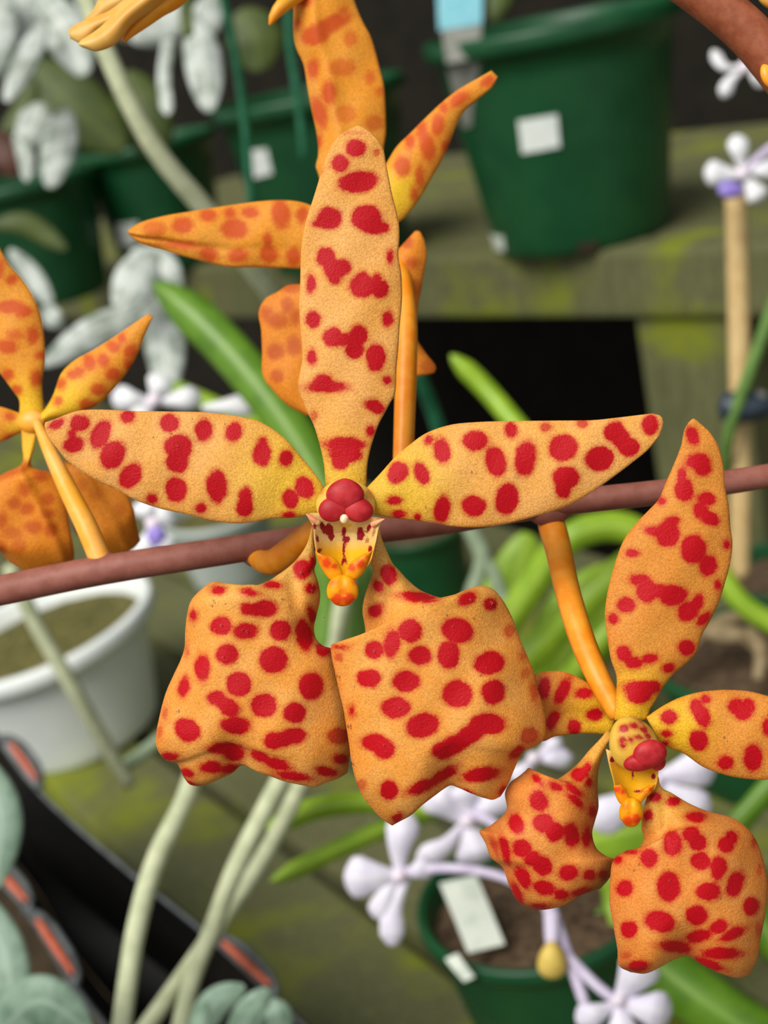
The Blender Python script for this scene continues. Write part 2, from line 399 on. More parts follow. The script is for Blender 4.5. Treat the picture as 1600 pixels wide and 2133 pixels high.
# ------------------------------------------------------------------ pots
def pot_mat(name, c1, c2, rough=.38):
    m, nt, bs = nmat(name); n = noise(nt, 60, 3); f = noise(nt, 700, 3)
    c = mix(nt, mapr(nt, n, .35, .65), c1, c2); nt.links.new(c, bs.inputs['Base Color'])
    bs.inputs['Roughness'].default_value = rough; bs.inputs['Specular IOR Level'].default_value = .4; bump(nt, bs, f, .06, .0003); return m
MG = pot_mat('green_pot_plastic', lin(15, 68, 37), lin(22, 76, 41)); MG2 = MG
MWP = pot_mat('white_pot_plastic', lin(228, 234, 232), lin(236, 240, 236), .4)
MGP = pot_mat('pale_grey_pot_plastic', lin(172, 182, 176), lin(186, 194, 188), .45)
MSOIL = plain('bark_potting_mix', lin(62, 48, 36), lin(104, 84, 64), 420, .9, .2, .8, 4)
MMIX2 = plain('mossy_potting_mix', lin(70, 72, 36), lin(112, 104, 60), 420, .9, .2, .8, 4)
MTAG = plain('white_sticker', lin(226, 232, 226), lin(236, 240, 236), 300, .5)
MLAB = plain('white_plastic_label', lin(222, 228, 214), lin(204, 212, 198), 220, .45, lo=.5, hi=.62)
MBLUE = plain('pale_blue_label', lin(110, 178, 194), lin(136, 196, 206), 500, .5)
MGREY = plain('grey_plastic_tab', lin(140, 140, 132), lin(120, 120, 112), 200, .5)
POT = {}
def lathe(name, c, prof, mat, parent, seg=56, flute=None):
    th = np.linspace(0, 2 * np.pi, seg, endpoint=False); V = []
    for r, z in prof:
        rr = np.full(seg, r)
        if flute: rr = rr * (1 + flute * (np.cos(th * 12) > .2))
        V += [(c[0] + q * math.cos(t), c[1] + q * math.sin(t), c[2] + z) for q, t in zip(rr, th)]
    n = len(prof); Fc = []
    for i in range(n - 1):
        for j in range(seg):
            j2 = (j + 1) % seg; Fc.append((i * seg + j, i * seg + j2, (i + 1) * seg + j2, (i + 1) * seg + j))
    Fc.append(tuple(range(seg - 1, -1, -1)))
    return mesh(name, V, Fc, mat, parent)
def pot(label, rc, rr, k, br, plane, mat, soil=MSOIL, group=None, lip=.075, fill=.84, dep=None, lean=0):
    v = fwd + (rc[0] - CX) / F * right + (CY - rc[1]) / F * up
    d = dep or (plane - CAM[2]) / (v[2] - k * rr / F)
    R = rr * d / F; H = k * R; top = CAM + v * d; base = top - np.array([0, 0, H])
    t = thingp('flower_pot', label, 'pot', base, group)
    rb = R * br; t_ = R * .035; zl = H - R * .16
    wall = lambda z: rb + (R * .94 - rb) * z / H
    prof = [(rb * .86, 0), (rb * .98, 0), (rb, H * .015)] + [(wall(H * f), H * f) for f in np.linspace(.05, .8, 8)] + [(wall(zl), zl), (R * .985, zl + R * .015), (R, zl + R * .05), (R, H - R * .03), (R * .985, H), (R * .93, H), (R * .91, H - R * .04), (wall(zl) - t_, zl), (wall(H * .3) - t_, H * .3), (rb * .9, H * .05)]
    lathe('body', base, prof, mat, t)
    # potting mix: a slightly heaped disc
    rs = wall(H * fill) - t_ * .7; V = []; Fc = []
    rings, sg = 7, 40
    for i in range(rings + 1):
        for j in range(sg):
            q = rs * i / rings; th = 2 * math.pi * j / sg
            V.append(base + np.array([q * math.cos(th), q * math.sin(th), H * fill + R * .08 * (1 - (i / rings) ** 2) + (R * .03 * random.uniform(-1, 1) if 0 < i < rings else 0)]))
    for i in range(rings):
        for j in range(sg):
            j2 = (j + 1) % sg; Fc.append((i * sg + j, (i + 1) * sg + j, (i + 1) * sg + j2, i * sg + j2))
    s = mesh('potting_mix', V, Fc, soil, t); s['label'] = 'brown bark potting mix'
    t['_p'] = 0; del t['_p']
    POT[t.name] = (base, wall, H, d)
    if lean: t.rotation_euler = Matrix.Rotation(math.radians(lean), 3, Vector(fwd)).to_euler()
    return t
def proj(p):
    q = np.asarray(p) - CAM; d = q @ fwd; return np.stack([CX + F * (q @ right) / d, CY - F * (q @ up) / d], -1)
def patch(t, name, quad, mat, label=None):
    """sticker on a pot wall at four pixel corners (tl, tr, br, bl), wrapped on the wall"""
    base, wall, H, d = POT[t.name]
    back = math.atan2(CAM[1] - base[1], CAM[0] - base[0])
    th = back + np.linspace(-1.6, 1.6, 321); hs = np.linspace(.0, .93, 187) * H
    TH, HS = np.meshgrid(th, hs, indexing='ij'); Rw = np.vectorize(wall)(HS)
    P = base + np.stack([Rw * np.cos(TH), Rw * np.sin(TH), HS], -1); q = proj(P)
    uv = []
    for c in quad:
        i = np.unravel_index(np.argmin(((q - np.array(c)) ** 2).sum(-1)), TH.shape); uv.append((TH[i], HS[i]))
    uv = np.array(uv); V = []; n = 9
    for off in (.0006, .0001):
        for i in range(n):
            for j in range(n):
                a_, b_ = i / (n - 1), j / (n - 1)
                t_, h_ = (1 - a_) * ((1 - b_) * uv[0] + b_ * uv[1]) + a_ * ((1 - b_) * uv[3] + b_ * uv[2])
                r_ = wall(h_) + off
                V.append(base + np.array([r_ * math.cos(t_), r_ * math.sin(t_), h_]))
    Fc = [(i * n + j, i * n + j + 1, (i + 1) * n + j + 1, (i + 1) * n + j) for i in range(n - 1) for j in range(n - 1)]
    Fc += [tuple(x + n * n for x in f[::-1]) for f in Fc]
    bd = [j for j in range(n)] + [i * n + n - 1 for i in range(1, n)] + [(n - 1) * n + j for j in range(n - 2, -1, -1)] + [i * n for i in range(n - 2, 0, -1)]
    Fc += [(bd[i], bd[(i + 1) % len(bd)], bd[(i + 1) % len(bd)] + n * n, bd[i] + n * n) for i in range(len(bd))]
    o = mesh(name, V, Fc, mat, t, smooth=False)
    if label: o['label'] = label
    return o
def slab(name, quad, mat, parent=None, th=6):
    """thin plate from (px, py, depth) corners, bowed a little"""
    Q = np.array([U(*q) for q in quad]); n_ = unit(np.cross(Q[1] - Q[0], Q[3] - Q[0])); k = th * quad[0][2] / F
    if np.dot(n_, fwd) < 0: n_ = -n_
    V = []; m = 7
    for off in (0, k):
        for i in range(m):
            for j in range(m):
                a_, b_ = i / (m - 1), j / (m - 1)
                V.append((1 - a_) * ((1 - b_) * Q[0] + b_ * Q[1]) + a_ * ((1 - b_) * Q[3] + b_ * Q[2]) + n_ * (off + 2.2 * k * (a_ - .5) ** 2))
    Fc = [(i * m + j, i * m + j + 1, (i + 1) * m + j + 1, (i + 1) * m + j) for i in range(m - 1) for j in range(m - 1)]
    Fc += [tuple(x + m * m for x in f[::-1]) for f in Fc]
    bd = [j for j in range(m)] + [i * m + m - 1 for i in range(1, m)] + [(m - 1) * m + j for j in range(m - 2, -1, -1)] + [i * m for i in range(m - 2, 0, -1)]
    Fc += [(bd[i], bd[(i + 1) % len(bd)], bd[(i + 1) % len(bd)] + m * m, bd[i] + m * m) for i in range(len(bd))]
    return mesh(name, V, Fc, mat, parent, smooth=False)

p1 = pot('large dark green plastic pot with a square white sticker on the shelf', (1146, 40), 270, 1.70, .70, ZS, MG)
patch(p1, 'sticker', [(1080, 250), (1160, 238), (1166, 306), (1088, 320)], MTAG, 'square white sticker')
patch(p1, 'grey_tab', [(928, 122), (1004, 108), (985, 262), (968, 268)], MGREY, 'grey plastic tab under the rim')
patch(p1, 'drainage_hole', [(1204, 506), (1248, 502), (1246, 530), (1206, 534)], MSOILD)
patch(p1, 'mud_splash', [(1020, 488), (1050, 492), (1054, 522), (1026, 520)], MLAB)
p2 = pot('green plastic pot hung with green wires and a small white sticker', (640, 188), 205, 1.75, .70, ZS, MG)
patch(p2, 'sticker', [(522, 314), (556, 308), (568, 362), (524, 372)], MTAG, 'small white sticker')
p3 = pot('dark green pot with a white sticker behind the silver leaved plants', (300, 292), 150, 1.75, .70, ZS, MG2)
patch(p3, 'sticker', [(246, 466), (288, 462), (284, 512), (252, 512)], MTAG, 'white sticker')
p4 = pot('shaded dark green pot next to the reddish leaf tip', (40, 372), 165, 1.55, .72, ZS, MG2)
p5 = pot('green pot of brown bark with a white label standing in it', (1112, 1862), 250, 1.35, .68, ZB, MG)
p6 = pot('dark green pot with pale dry roots over the rim', (1570, 1352), 215, 1.35, .72, ZB, MG2)
p7 = pot('small dark green pot half hidden beneath the lip of the flower', (868, 1098), 104, 1.7, .78, ZB, MG2)
p8 = pot('dark teal green pot behind the bamboo stake', (1650, 1180), 150, 1.3, .75, ZB, MG2)
p9 = pot('white plastic pot with a rolled rim and a root across it', (110, 1296), 246, 1.06, .66, ZB, MWP, MMIX2, lean=-7)
p10 = pot('pale grey pot behind the brown flower stem', (452, 1062), 118, 1.3, .7, ZB, MGP, MMIX2)

d6 = POT[p6.name][3]
# labels in the pots
d5 = POT[p5.name][3]; d1 = POT[p1.name][3]
tag(slab('plant_label', [(916, 1838, d5 - .006), (992, 1822, d5 - .004), (1052, 1966, d5 - .014), (976, 1984, d5 - .015)], MLAB, th=5), 'white plastic plant label stuck in the bark of the green pot', 'plant label')
tag(slab('plant_label', [(926, 1998, d5 - .022), (952, 1986, d5 - .023), (988, 2036, d5 - .024), (966, 2046, d5 - .024)], MLAB, th=5), 'scrap of white label on the outside of the green pot', 'plant label')
tb = thingp('plant_label', 'plant label with pale blue print standing in the large green pot', 'plant label', U(960, 130, d1 - .02))
slab('label_stake', [(900, -90, d1 - .02), (1010, -90, d1 - .02), (1000, 120, d1 - .03), (930, 130, d1 - .03)], MGREY, tb, 5)
slab('blue_panel', [(906, -90, d1 - .0215), (1008, -90, d1 - .0215), (1004, 48, d1 - .0275), (914, 62, d1 - .0275)], MBLUE, tb, 5)

# hanger wires of the second pot
MHANG = plain('green_hanger_plastic', lin(26, 92, 62), lin(40, 112, 78), 200, .4)
d2 = POT[p2.name][3]
for pts, lb in (([(462, -20, .43), (490, 110, .44), (510, 250, .45), (524, 430, .46)], 'green plastic hanger wire in front of the stickered pot'),
                ([(600, -20, .47), (604, 90, .475), (622, 210, .48), (634, 330, .485)], 'green plastic hanger wire behind the hooked bud tip')):
    h = tube('pot_hanger', [p + (9,) for p in pts], MHANG, seg=10)
    tag(h, lb, 'pot hanger')
tag(tube('pot_hanger', [(868, 770, .42, 15), (900, 850, .43, 15), (935, 960, .44, 15)], MHANG, seg=10), 'dark green plastic strap behind the orange pedicel', 'pot hanger')

# black propagation tray with slotted tabs at the bench edge
MTRAY = plain('black_tray_plastic', lin(14, 14, 14), lin(22, 21, 20), 80, .5, .3)
MRIM = plain('grey_tray_rim', lin(66, 70, 72), lin(92, 96, 96), 200, .4)
MTERR = plain('terracotta_slot', lin(178, 82, 56), lin(192, 98, 70), 300, .6)
tr = thingp('seedling_tray', 'black plastic tray with grey rim tabs and terracotta coloured slots', 'tray', U(200, 2000, .42))
RA = [(-30, 1500, .385), (74, 1640, .375), (250, 1800, .355), (434, 1950, .335), (566, 2073, .32), (700, 2200, .305)]
RB = [(-60, 1770, .36), (60, 1900, .345), (155, 2054, .325), (280, 2210, .31)]
tube('rim', [(x, y, d, 5) for x, y, d in RA], MRIM, tr, seg=10)
tube('rim', [(x, y, d, 7) for x, y, d in RB], MRIM, tr, seg=10)
def sheet(name, A, B, mat, parent, n=24):
    A = spl(A, n); B = spl(B, n); V = []
    for off in (0, .0015):
        for P in (A, B): V += [U(*p) + fwd * off for p in P]
    Fc = []
    for o in (0, 2 * n):
        for i in range(n - 1): Fc.append((o + i, o + i + 1, o + n + i + 1, o + n + i))
    return mesh(name, V, Fc, mat, parent)
drop = lambda P, dy, dd: [(x, y + dy, d + dd) for x, y, d in P]
sheet('side_wall', RA, drop(RA, 150, .06), MTRAY, tr); sheet('side_wall', RB, drop(RB, -60, .09), MTRAY, tr)
sheet('tray_floor', drop(RA, 150, .06), drop(RB, -70, .092), MTRAY, tr)
def tab(c0, c1, d0, d1, w):
    p, q = np.array(c0, float), np.array(c1, float); t = (q - p) / np.linalg.norm(q - p); nr = np.array([t[1], -t[0]])
    L = np.linalg.norm(q - p); pts = []
    for s in np.linspace(0, 1, 15):
        o = w * min(1, (math.sin(math.pi * s)) ** .45 * 1.05); pp = p + t * L * s + nr * o
        pts.append((pp[0], pp[1], d0 + (d1 - d0) * s, 9))
    lo = [(*(p + t * L * s), d0 + (d1 - d0) * s) for s in np.linspace(0.02, .98, 15)]
    tb_ = tube('tab_frame', pts, MRIM, tr, seg=8)
    web = sheet('tab_web', [x[:3] for x in pts], lo, MRIM, tr)
    a0, a1 = p + t * L * .16 + nr * w * .42, p + t * L * .86 + nr * w * .40
    tube('slot', [(a0[0], a0[1], d0 + (d1 - d0) * .16 - .002, w * .20), ((a0[0] + a1[0]) / 2, (a0[1] + a1[1]) / 2, (d0 + d1) / 2 - .002, w * .26), (a1[0], a1[1], d0 + (d1 - d0) * .86 - .002, w * .18)], MTERR, tr, seg=10)
tab((0, 1540), (78, 1645), .382, .374, 30); tab((434, 1955), (570, 2078), .335, .32, 36)
tab((-40, 1790), (58, 1900), .358, .345, 34); tab((50, 1900), (155, 2056), .346, .325, 34)

# ------------------------------------------------------------------ stakes, roots, stems
MSTAKE = plain('bamboo_tan', lin(206, 178, 126), lin(188, 156, 104), 120, .6, .3, .1, sc=(6, 6, 1))
MCLIP = plain('blue_black_clip', lin(38, 48, 60), lin(56, 66, 78), 200, .4)
MROOT = plain('pale_root', lin(196, 200, 164), lin(176, 182, 146), 260, .65, .25, .1)
MROOT2 = plain('grey_green_root', lin(160, 176, 146), lin(140, 156, 126), 260, .65, .25, .1)
MDRY = plain('dry_root', lin(150, 132, 100), lin(122, 104, 76), 260, .75, .2, .2)
MVINE = plain('green_vine', lin(104, 138, 66), lin(88, 120, 56), 260, .5)
MLAV = plain('lavender_stem', lin(196, 182, 210), lin(214, 204, 224), 260, .5, trans=.1)
tag(tube('bamboo_stake', [(1533, 392, .42, 23), (1540, 700, .425, 23), (1543, 1000, .43, 22), (1540, 1200, .435, 22)], MSTAKE, seg=20), 'straight pale bamboo stake with a dark clip', 'stake')
ck = thingp('plant_clip', 'dark blue grey clip binding a green stem to the bamboo stake', 'clip', U(1545, 850, .42))
tube('clip_band', [(1505, 846, .418, 30), (1545, 848, .4165, 34), (1590, 842, .418, 30)], MCLIP, ck, seg=14)
blob('clip_knob', (1584, 828), .415, (15, 16, 10), MGREY, ck)
tag(tube('vine_stem', [(1640, 560, .40, 14), (1596, 680, .405, 14), (1556, 790, .41, 14), (1522, 890, .417, 13), (1506, 990, .43, 12)], MVINE, seg=12), 'slim green stem clipped against the bamboo stake', 'stem')
for pts, m, lb in (
    ([(170, -40, .33, 20), (222, 110, .33, 20), (320, 305, .335, 21), (430, 440, .345, 22), (540, 580, .36, 20), (620, 700, .38, 18)], MROOT, 'thick pale aerial root slanting behind the left pointing petal'),
    ([(20, 1180, .40, 17), (70, 1290, .405, 17), (150, 1430, .41, 17), (225, 1560, .42, 16), (270, 1635, .425, 13)], MROOT, 'pale aerial root crossing the white pot'),
    ([(420, 1560, .30, 20), (385, 1665, .30, 20), (325, 1790, .295, 21), (285, 1930, .29, 21), (250, 2160, .285, 21)], MROOT, 'single pale root hanging straight down over the black tray'),
    ([(620, 1560, .30, 20), (555, 1680, .30, 20), (490, 1810, .30, 20), (440, 1940, .305, 19), (400, 2040, .305, 19), (370, 2170, .30, 20)], MROOT, 'pale root crossing another above the grey tray tab'),
    ([(660, 1560, .315, 18), (600, 1690, .315, 18), (540, 1800, .315, 18), (460, 1920, .315, 18), (390, 2020, .31, 18), (290, 2160, .30, 19)], MROOT, 'pale root crossing beneath another above the grey tray tab'),
    ([(262, 1595, .43, 14), (330, 1545, .435, 15), (420, 1480, .44, 15)], MROOT2, 'short grey green root at the foot of the white pot'),
    ([(970, 1085, .42, 17), (1005, 1160, .42, 17), (985, 1230, .42, 16), (960, 1300, .42, 15)], MROOT2, 'grey green root forking below the brown stem'),
    ([(1000, 1150, .42, 14), (1035, 1210, .42, 14), (1060, 1290, .42, 13)], MROOT2, 'thin grey green root branch beside the fork below the brown stem'),
    ([(735, 1160, .36, 18), (712, 1250, .36, 20), (692, 1340, .36, 20), (660, 1480, .36, 18)], MROOT, 'pale root seen between the two hanging sepals'),
    ([(1430, 1300, d6 - .004, 18), (1500, 1320, d6 - .010, 21), (1560, 1330, d6 - .012, 18), (1620, 1400, d6 - .016, 14)], MDRY, 'dry tan root looping over the pot'),
    ([(1390, 1390, d6 - .010, 12), (1440, 1340, d6 - .006, 17), (1520, 1290, d6 - .004, 16), (1620, 1300, d6 - .004, 14)], MDRY, 'dry tan root lying behind the looping root'),
    ([(1560, 1310, d6 - .014, 15), (1585, 1350, d6 - .018, 16), (1580, 1415, d6 - .022, 12)], MDRY, 'short dry root hanging at the green pot rim'),
    ([(1300, 1340, .43, 12), (1260, 1420, .43, 12), (1240, 1500, .43, 10)], MDRY, 'thin dry root behind the orange pedicel'),
    ([(30, 1640, .46, 12), (90, 1760, .46, 14), (115, 1820, .46, 14), (140, 1900, .46, 10)], MVINE, 'dull green root tip inside the black tray')):
    tag(tube('aerial_root', pts, m, seg=14), lb, 'root')

# ------------------------------------------------------------------ leaves
MSIL = leaf_mat('silver_leaf', lin(208, 214, 208), lin(140, 152, 138), lin(222, 226, 216), .6, 160, midw=.2)
MSILD = MSIL
MSILG = leaf_mat('pale_green_succulent_leaf', lin(140, 164, 144), lin(108, 134, 112), lin(156, 178, 158), .5, 180)
MGL = leaf_mat('strap_leaf_green', lin(104, 146, 38), lin(84, 126, 30), lin(130, 166, 62), .4, 120)
MGLB = leaf_mat('strap_leaf_lime', lin(156, 190, 48), lin(136, 174, 38), lin(176, 206, 84), .4, 120)
MGLD = leaf_mat('olive_leaf', lin(62, 78, 24), lin(80, 94, 34), lin(92, 108, 46), .6, 90)
MRED = leaf_mat('reddish_leaf', lin(92, 44, 28), lin(70, 40, 26), lin(100, 60, 40), .6, 90)
strap = lambda u: np.clip(np.minimum(u * 30 + .6, (1 - u) * 9), 0, 1) ** .5
strapr = lambda u: np.clip(np.minimum(.7 + u * 2, (1 - u) * 7), 0, 1) ** .55
spat = lambda u: np.clip(.28 + .72 * np.clip(u * 1.5, 0, 1) ** 1.3, 0, 1) * np.sqrt(np.clip((1 - u) * 5.5, 0.002, 1))
def plant(name, label, leaves, cat='plant', group=None):
    x, y, d = leaves[0][1][0]
    t = thingp(name, label, cat, U(x, y, d))
    for m, cl, wd_, *r in leaves:
        leaf('leaf', t, m, cl, wd_, prof=(r[0] if r else None), thick=max(4, wd_ * .16), bulge=(r[1] if len(r) > 1 else .12))
    return t
plant('silver_leaf_plant', 'silver leaved plant drooping over the shaded pots', [
    (MSIL, [(110, -40, .50), (60, 30, .49), (20, 110, .48)], 44), (MSIL, [(95, 40, .47), (58, 120, .465), (12, 212, .46)], 27),
    (MSIL, [(80, -10, .49), (140, 70, .48), (178, 158, .475)], 50), (MSIL, [(10, -30, .48), (-10, 60, .475), (-20, 170, .47)], 48),
    (MSIL, [(140, 225, .50), (124, 300, .49), (104, 392, .485)], 38), (MSILD, [(90, 215, .53), (70, 265, .53), (40, 300, .53)], 40),
    (MSIL, [(30, 280, .51), (52, 320, .505), (56, 378, .50)], 18), (MSILD, [(160, -30, .53), (230, 30, .52), (290, 80, .52)], 46),
    (MSILD, [(40, -40, .53), (80, 20, .53), (120, 90, .53)], 60)])
plant('silver_leaf_plant', 'silver leaved plant with one long leaf hanging before the green wire', [
    (MSIL, [(400, 30, .47), (424, 130, .465), (436, 234, .46)], 40), (MSILD, [(400, 10, .50), (340, 60, .50), (275, 85, .495)], 34),
    (MSILD, [(352, 80, .49), (342, 160, .485), (350, 240, .48)], 14, strap), (MSIL, [(450, -20, .49), (430, 40, .48), (410, 100, .48)], 34)])
plant('silver_leaf_plant', 'grey woolly leaved plant beside the long green strap leaf', [
    (MSIL, [(318, 520, .44), (285, 580, .435), (250, 655, .43)], 46), (MSILD, [(310, 560, .45), (340, 690, .445), (352, 830, .44)], 44),
    (MSIL, [(330, 640, .45), (200, 690, .445), (90, 760, .44)], 34), (MSILD, [(270, 530, .46), (330, 550, .455), (372, 620, .45)], 34),
    (MSIL, [(90, 640, .50), (108, 660, .50), (130, 680, .50)], 22), (MSILD, [(20, 520, .52), (70, 580, .52), (110, 640, .52)], 22)])
plant('succulent_plant', 'pale green succulent with broad leaves beside the slotted tray', [
    (MSILG, [(-60, 1560, .30), (0, 1690, .295), (-10, 1850, .29)], 46), (MSILG, [(-80, 1830, .29), (10, 1990, .285), (30, 2160, .28)], 48),
    (MSILG, [(-10, 2160, .275), (80, 2085, .27), (190, 2150, .27)], 56), (MSILG, [(-60, 2010, .30), (0, 2090, .295), (60, 2180, .29)], 50)])
plant('succulent_plant', 'blue green succulent rosette below the grey tray tab', [
    (MSILG, [(400, 2170, .29), (450, 2090, .288), (510, 2055, .285)], 34), (MSILG, [(480, 2190, .285), (530, 2100, .28), (560, 2060, .28)], 36),
    (MSILG, [(560, 2190, .285), (580, 2120, .28), (570, 2080, .28)], 34), (MSILG, [(400, 2180, .28), (420, 2120, .28), (428, 2085, .28)], 20)])
plant('strap_leaf_plant', 'long dark green strap leaf behind the upright spotted sepal', [(MGL, [(740, 1160, .34), (640, 950, .345), (520, 780, .35), (420, 672, .355), (318, 586, .36)], 44, strapr, .3)])
plant('strap_leaf_plant', 'short pale green strap leaf above the left petal', [(MGLB, [(620, 900, .42), (500, 866, .42), (400, 824, .42), (335, 796, .42)], 18, strapr, .3)])
plant('strap_leaf_plant', 'narrow lime green leaf tip pointing up above the right petal', [(MGLB, [(1160, 985, .36), (1080, 890, .365), (1010, 808, .37), (938, 738, .37)], 22, strapr, .4)])
plant('strap_leaf_plant', 'pair of lime green strap leaves under the hanging sepal', [(MGLB, [(900, 1690, .33), (780, 1672, .33), (660, 1684, .325), (552, 1728, .32)], 24, strapr, .4), (MGLB, [(930, 1680, .34), (810, 1722, .335), (690, 1775, .33), (562, 1838, .325)], 20, strapr, .4)])
plant('strap_leaf_plant', 'sheaf of arching green strap leaves under the brown stem', [
    (MGLB, [(1380, 1130, .40), (1280, 1096, .40), (1190, 1120, .40), (1110, 1220, .405), (1000, 1380, .41)], 32, strapr, .3),
    (MGLB, [(1330, 1160, .415), (1210, 1260, .415), (1120, 1350, .42), (1020, 1440, .42)], 36, strapr, .3),
    (MGLB, [(1300, 1270, .42), (1230, 1360, .42), (1160, 1440, .425), (1080, 1520, .43)], 24, strapr, .3),
    (MGLB, [(1100, 1110, .44), (1070, 1220, .44), (1010, 1340, .44)], 60), (MGLB, [(1300, 1180, .445), (1200, 1320, .445), (1130, 1460, .45)], 90),
    (MGLB, [(1480, 1150, .40), (1540, 1250, .40), (1640, 1320, .40)], 22, strapr, .3)])
plant('strap_leaf_plant', 'green leaves between the two hanging sepals', [(MGL, [(660, 1100, .36), (680, 1230, .36), (672, 1360, .36), (640, 1480, .365)], 30, strapr, .3), (MGL, [(760, 1180, .37), (748, 1300, .37), (720, 1420, .37)], 22, strapr, .3)])
plant('strap_leaf_plant', 'broad glossy green leaf at the foot of the pale flowers', [(MGL, [(1240, 1900, .34), (1380, 2020, .335), (1500, 2110, .33), (1640, 2200, .325)], 62, strapr, .35), (MGL, [(1500, 1840, .36), (1580, 1920, .355), (1660, 2010, .35)], 40, strapr, .3)])
plant('strap_leaf_plant', 'small bright green leaf behind the spotted lip', [(MGLB, [(1190, 1770, .32), (1270, 1740, .32), (1390, 1720, .32)], 58), (MGLB, [(1240, 1800, .34), (1290, 1850, .335), (1300, 1960, .33)], 40)])
plant('strap_leaf_plant', 'narrow green leaf slanting beside the right hand spotted sepal', [(MGL, [(1500, 1760, .33), (1560, 1690, .33), (1640, 1600, .33)], 26, strapr, .3)])
plant('olive_plant', 'shaded olive foliage behind the silver leaves', [
    (MGLD, [(60, 130, .60), (150, 220, .60), (260, 310, .60)], 70), (MGLD, [(260, 150, .61), (300, 240, .61), (330, 330, .61)], 60),
    (MGLD, [(70, 160, .58), (50, 230, .58), (0, 290, .58)], 26), (MGLD, [(500, 20, .60), (530, 80, .60), (540, 150, .60)], 60),
    (MRED, [(-30, 270, .56), (10, 320, .56), (30, 370, .56)], 34), (MGLD, [(-20, 470, .57), (50, 466, .57), (140, 520, .57)], 24),
    (MGLD, [(390, -20, .45), (388, 30, .45), (392, 80, .45)], 14, strap)])
plant('olive_plant', 'olive leaf beside the pale blue plant label', [(MGLD, [(1050, -80, .70), (1044, -10, .70), (1026, 44, .70)], 26)])

# ------------------------------------------------------------------ pale lavender orchids
MPAL = leaf_mat('pale_lavender_tepal', lin(238, 234, 244), lin(226, 220, 238), lin(244, 240, 248), .5, 300)
MWHT = leaf_mat('white_tepal', lin(240, 240, 240), lin(230, 230, 236), lin(246, 246, 246), .5, 300)
MPUR = plain('violet_lip', lin(138, 118, 200), lin(158, 140, 214), 300, .45)
MYB = plain('yellow_bud', lin(214, 180, 78), lin(226, 196, 100), 240, .5, trans=.1)
def paleflower(label, c, D, tepals, mat=MPAL, lip=None, group=None):
    t = thingp('pale_orchid_flower', label, 'flower', U(c[0], c[1], D), group)
    for x0, y0, x1, y1, w_, *r in tepals:
        b_ = r[0] if r else 0
        mx, my = (x0 + x1) / 2 + b_ * (y1 - y0) / 2, (y0 + y1) / 2 - b_ * (x1 - x0) / 2
        leaf('tepal', t, mat, [(x0, y0, D), (mx, my, D - .0015), (x1, y1, D - .0005)], w_, prof=spat, thick=9, bulge=.25)
    blob('column', c, D - .001, (16, 15, 18), mat_plain_pale, t)
    if lip: blob('lip', lip[:2], D - .002, lip[2:], MPUR, t)
    return t
mat_plain_pale = plain('pale_column', lin(232, 222, 232), lin(226, 208, 220), 400, .45)
paleflower('lavender white flower with a broad side tepal over the green pot rim', (832, 1825), .29, [(835, 1825, 716, 1828, 44), (832, 1826, 848, 1690, 34, .1), (828, 1828, 786, 1916, 27, -.1), (848, 1830, 818, 1972, 26, -.2), (840, 1825, 900, 1800, 24)])
paleflower('lavender white flower hidden half behind the largest hanging sepal', (975, 1712), .31, [(970, 1712, 890, 1640, 40), (975, 1712, 1070, 1640, 36), (965, 1715, 868, 1792, 24, .2), (975, 1715, 1000, 1800, 44), (975, 1710, 960, 1630, 40)])
paleflower('white flower at the lower end of the lavender spike', (1290, 2085), .27, [(1285, 2090, 1350, 1990, 44), (1290, 2090, 1400, 2110, 40), (1285, 2092, 1200, 2130, 30), (1290, 2092, 1300, 2180, 38)], MPAL)
paleflower('white flower with a violet lip above the bamboo stake', (1548, 362), .40, [(1548, 362, 1534, 280, 22), (1546, 364, 1466, 360, 27), (1552, 366, 1586, 420, 25), (1556, 358, 1630, 350, 22)], MWHT, (1522, 396, 27, 18, 16))
paleflower('small white flower turned sideways beside the rust stem', (1552, 140), .40, [(1550, 140, 1484, 104, 13, .5), (1552, 142, 1504, 204, 15, -.2), (1556, 140, 1592, 180, 14), (1558, 136, 1570, 90, 16)], MWHT)
paleflower('white flower peeping from behind the smaller spotted flower', (1370, 1628), .30, [(1365, 1620, 1492, 1590, 40), (1370, 1630, 1480, 1690, 30), (1360, 1640, 1230, 1720, 40), (1365, 1630, 1340, 1560, 30)])
paleflower('white flower stub between the two spotted flowers', (1112, 1580), .31, [(1110, 1580, 1190, 1580, 20), (1110, 1582, 1070, 1630, 24), (1112, 1580, 1170, 1540, 16)])
paleflower('white flower with a violet lip beyond the brown stem near the white pot', (318, 1092), .33, [(318, 1092, 296, 1040, 30), (318, 1095, 292, 1170, 26), (318, 1090, 360, 1060, 30), (320, 1095, 350, 1150, 26)], MWHT, (325, 1116, 20, 22, 14))
paleflower('white flower behind the upper edge of the left petal', (320, 835), .36, [(318, 838, 232, 826, 26), (318, 838, 340, 780, 28), (322, 838, 420, 826, 24), (318, 840, 280, 880, 26), (420, 850, 540, 842, 24)], MWHT)
def spike(label, segs, bud=None):
    t = thingp('flower_spike', label, 'stem', U(*segs[0][0][:3]))
    for s in segs: tube('stalk', s, MLAV, t, seg=10)
    if bud: blob('bud', bud[:2], bud[2], bud[3:], MYB, t, f=lambda X, Y, Z: (X * (1 + .25 * Y), Y, Z))
    return t
spike('lavender flower spike arching over the bark filled pot', [[(836, 1818, .29, 12), (930, 1808, .288, 11), (1030, 1822, .285, 10), (1120, 1860, .283, 10)]])
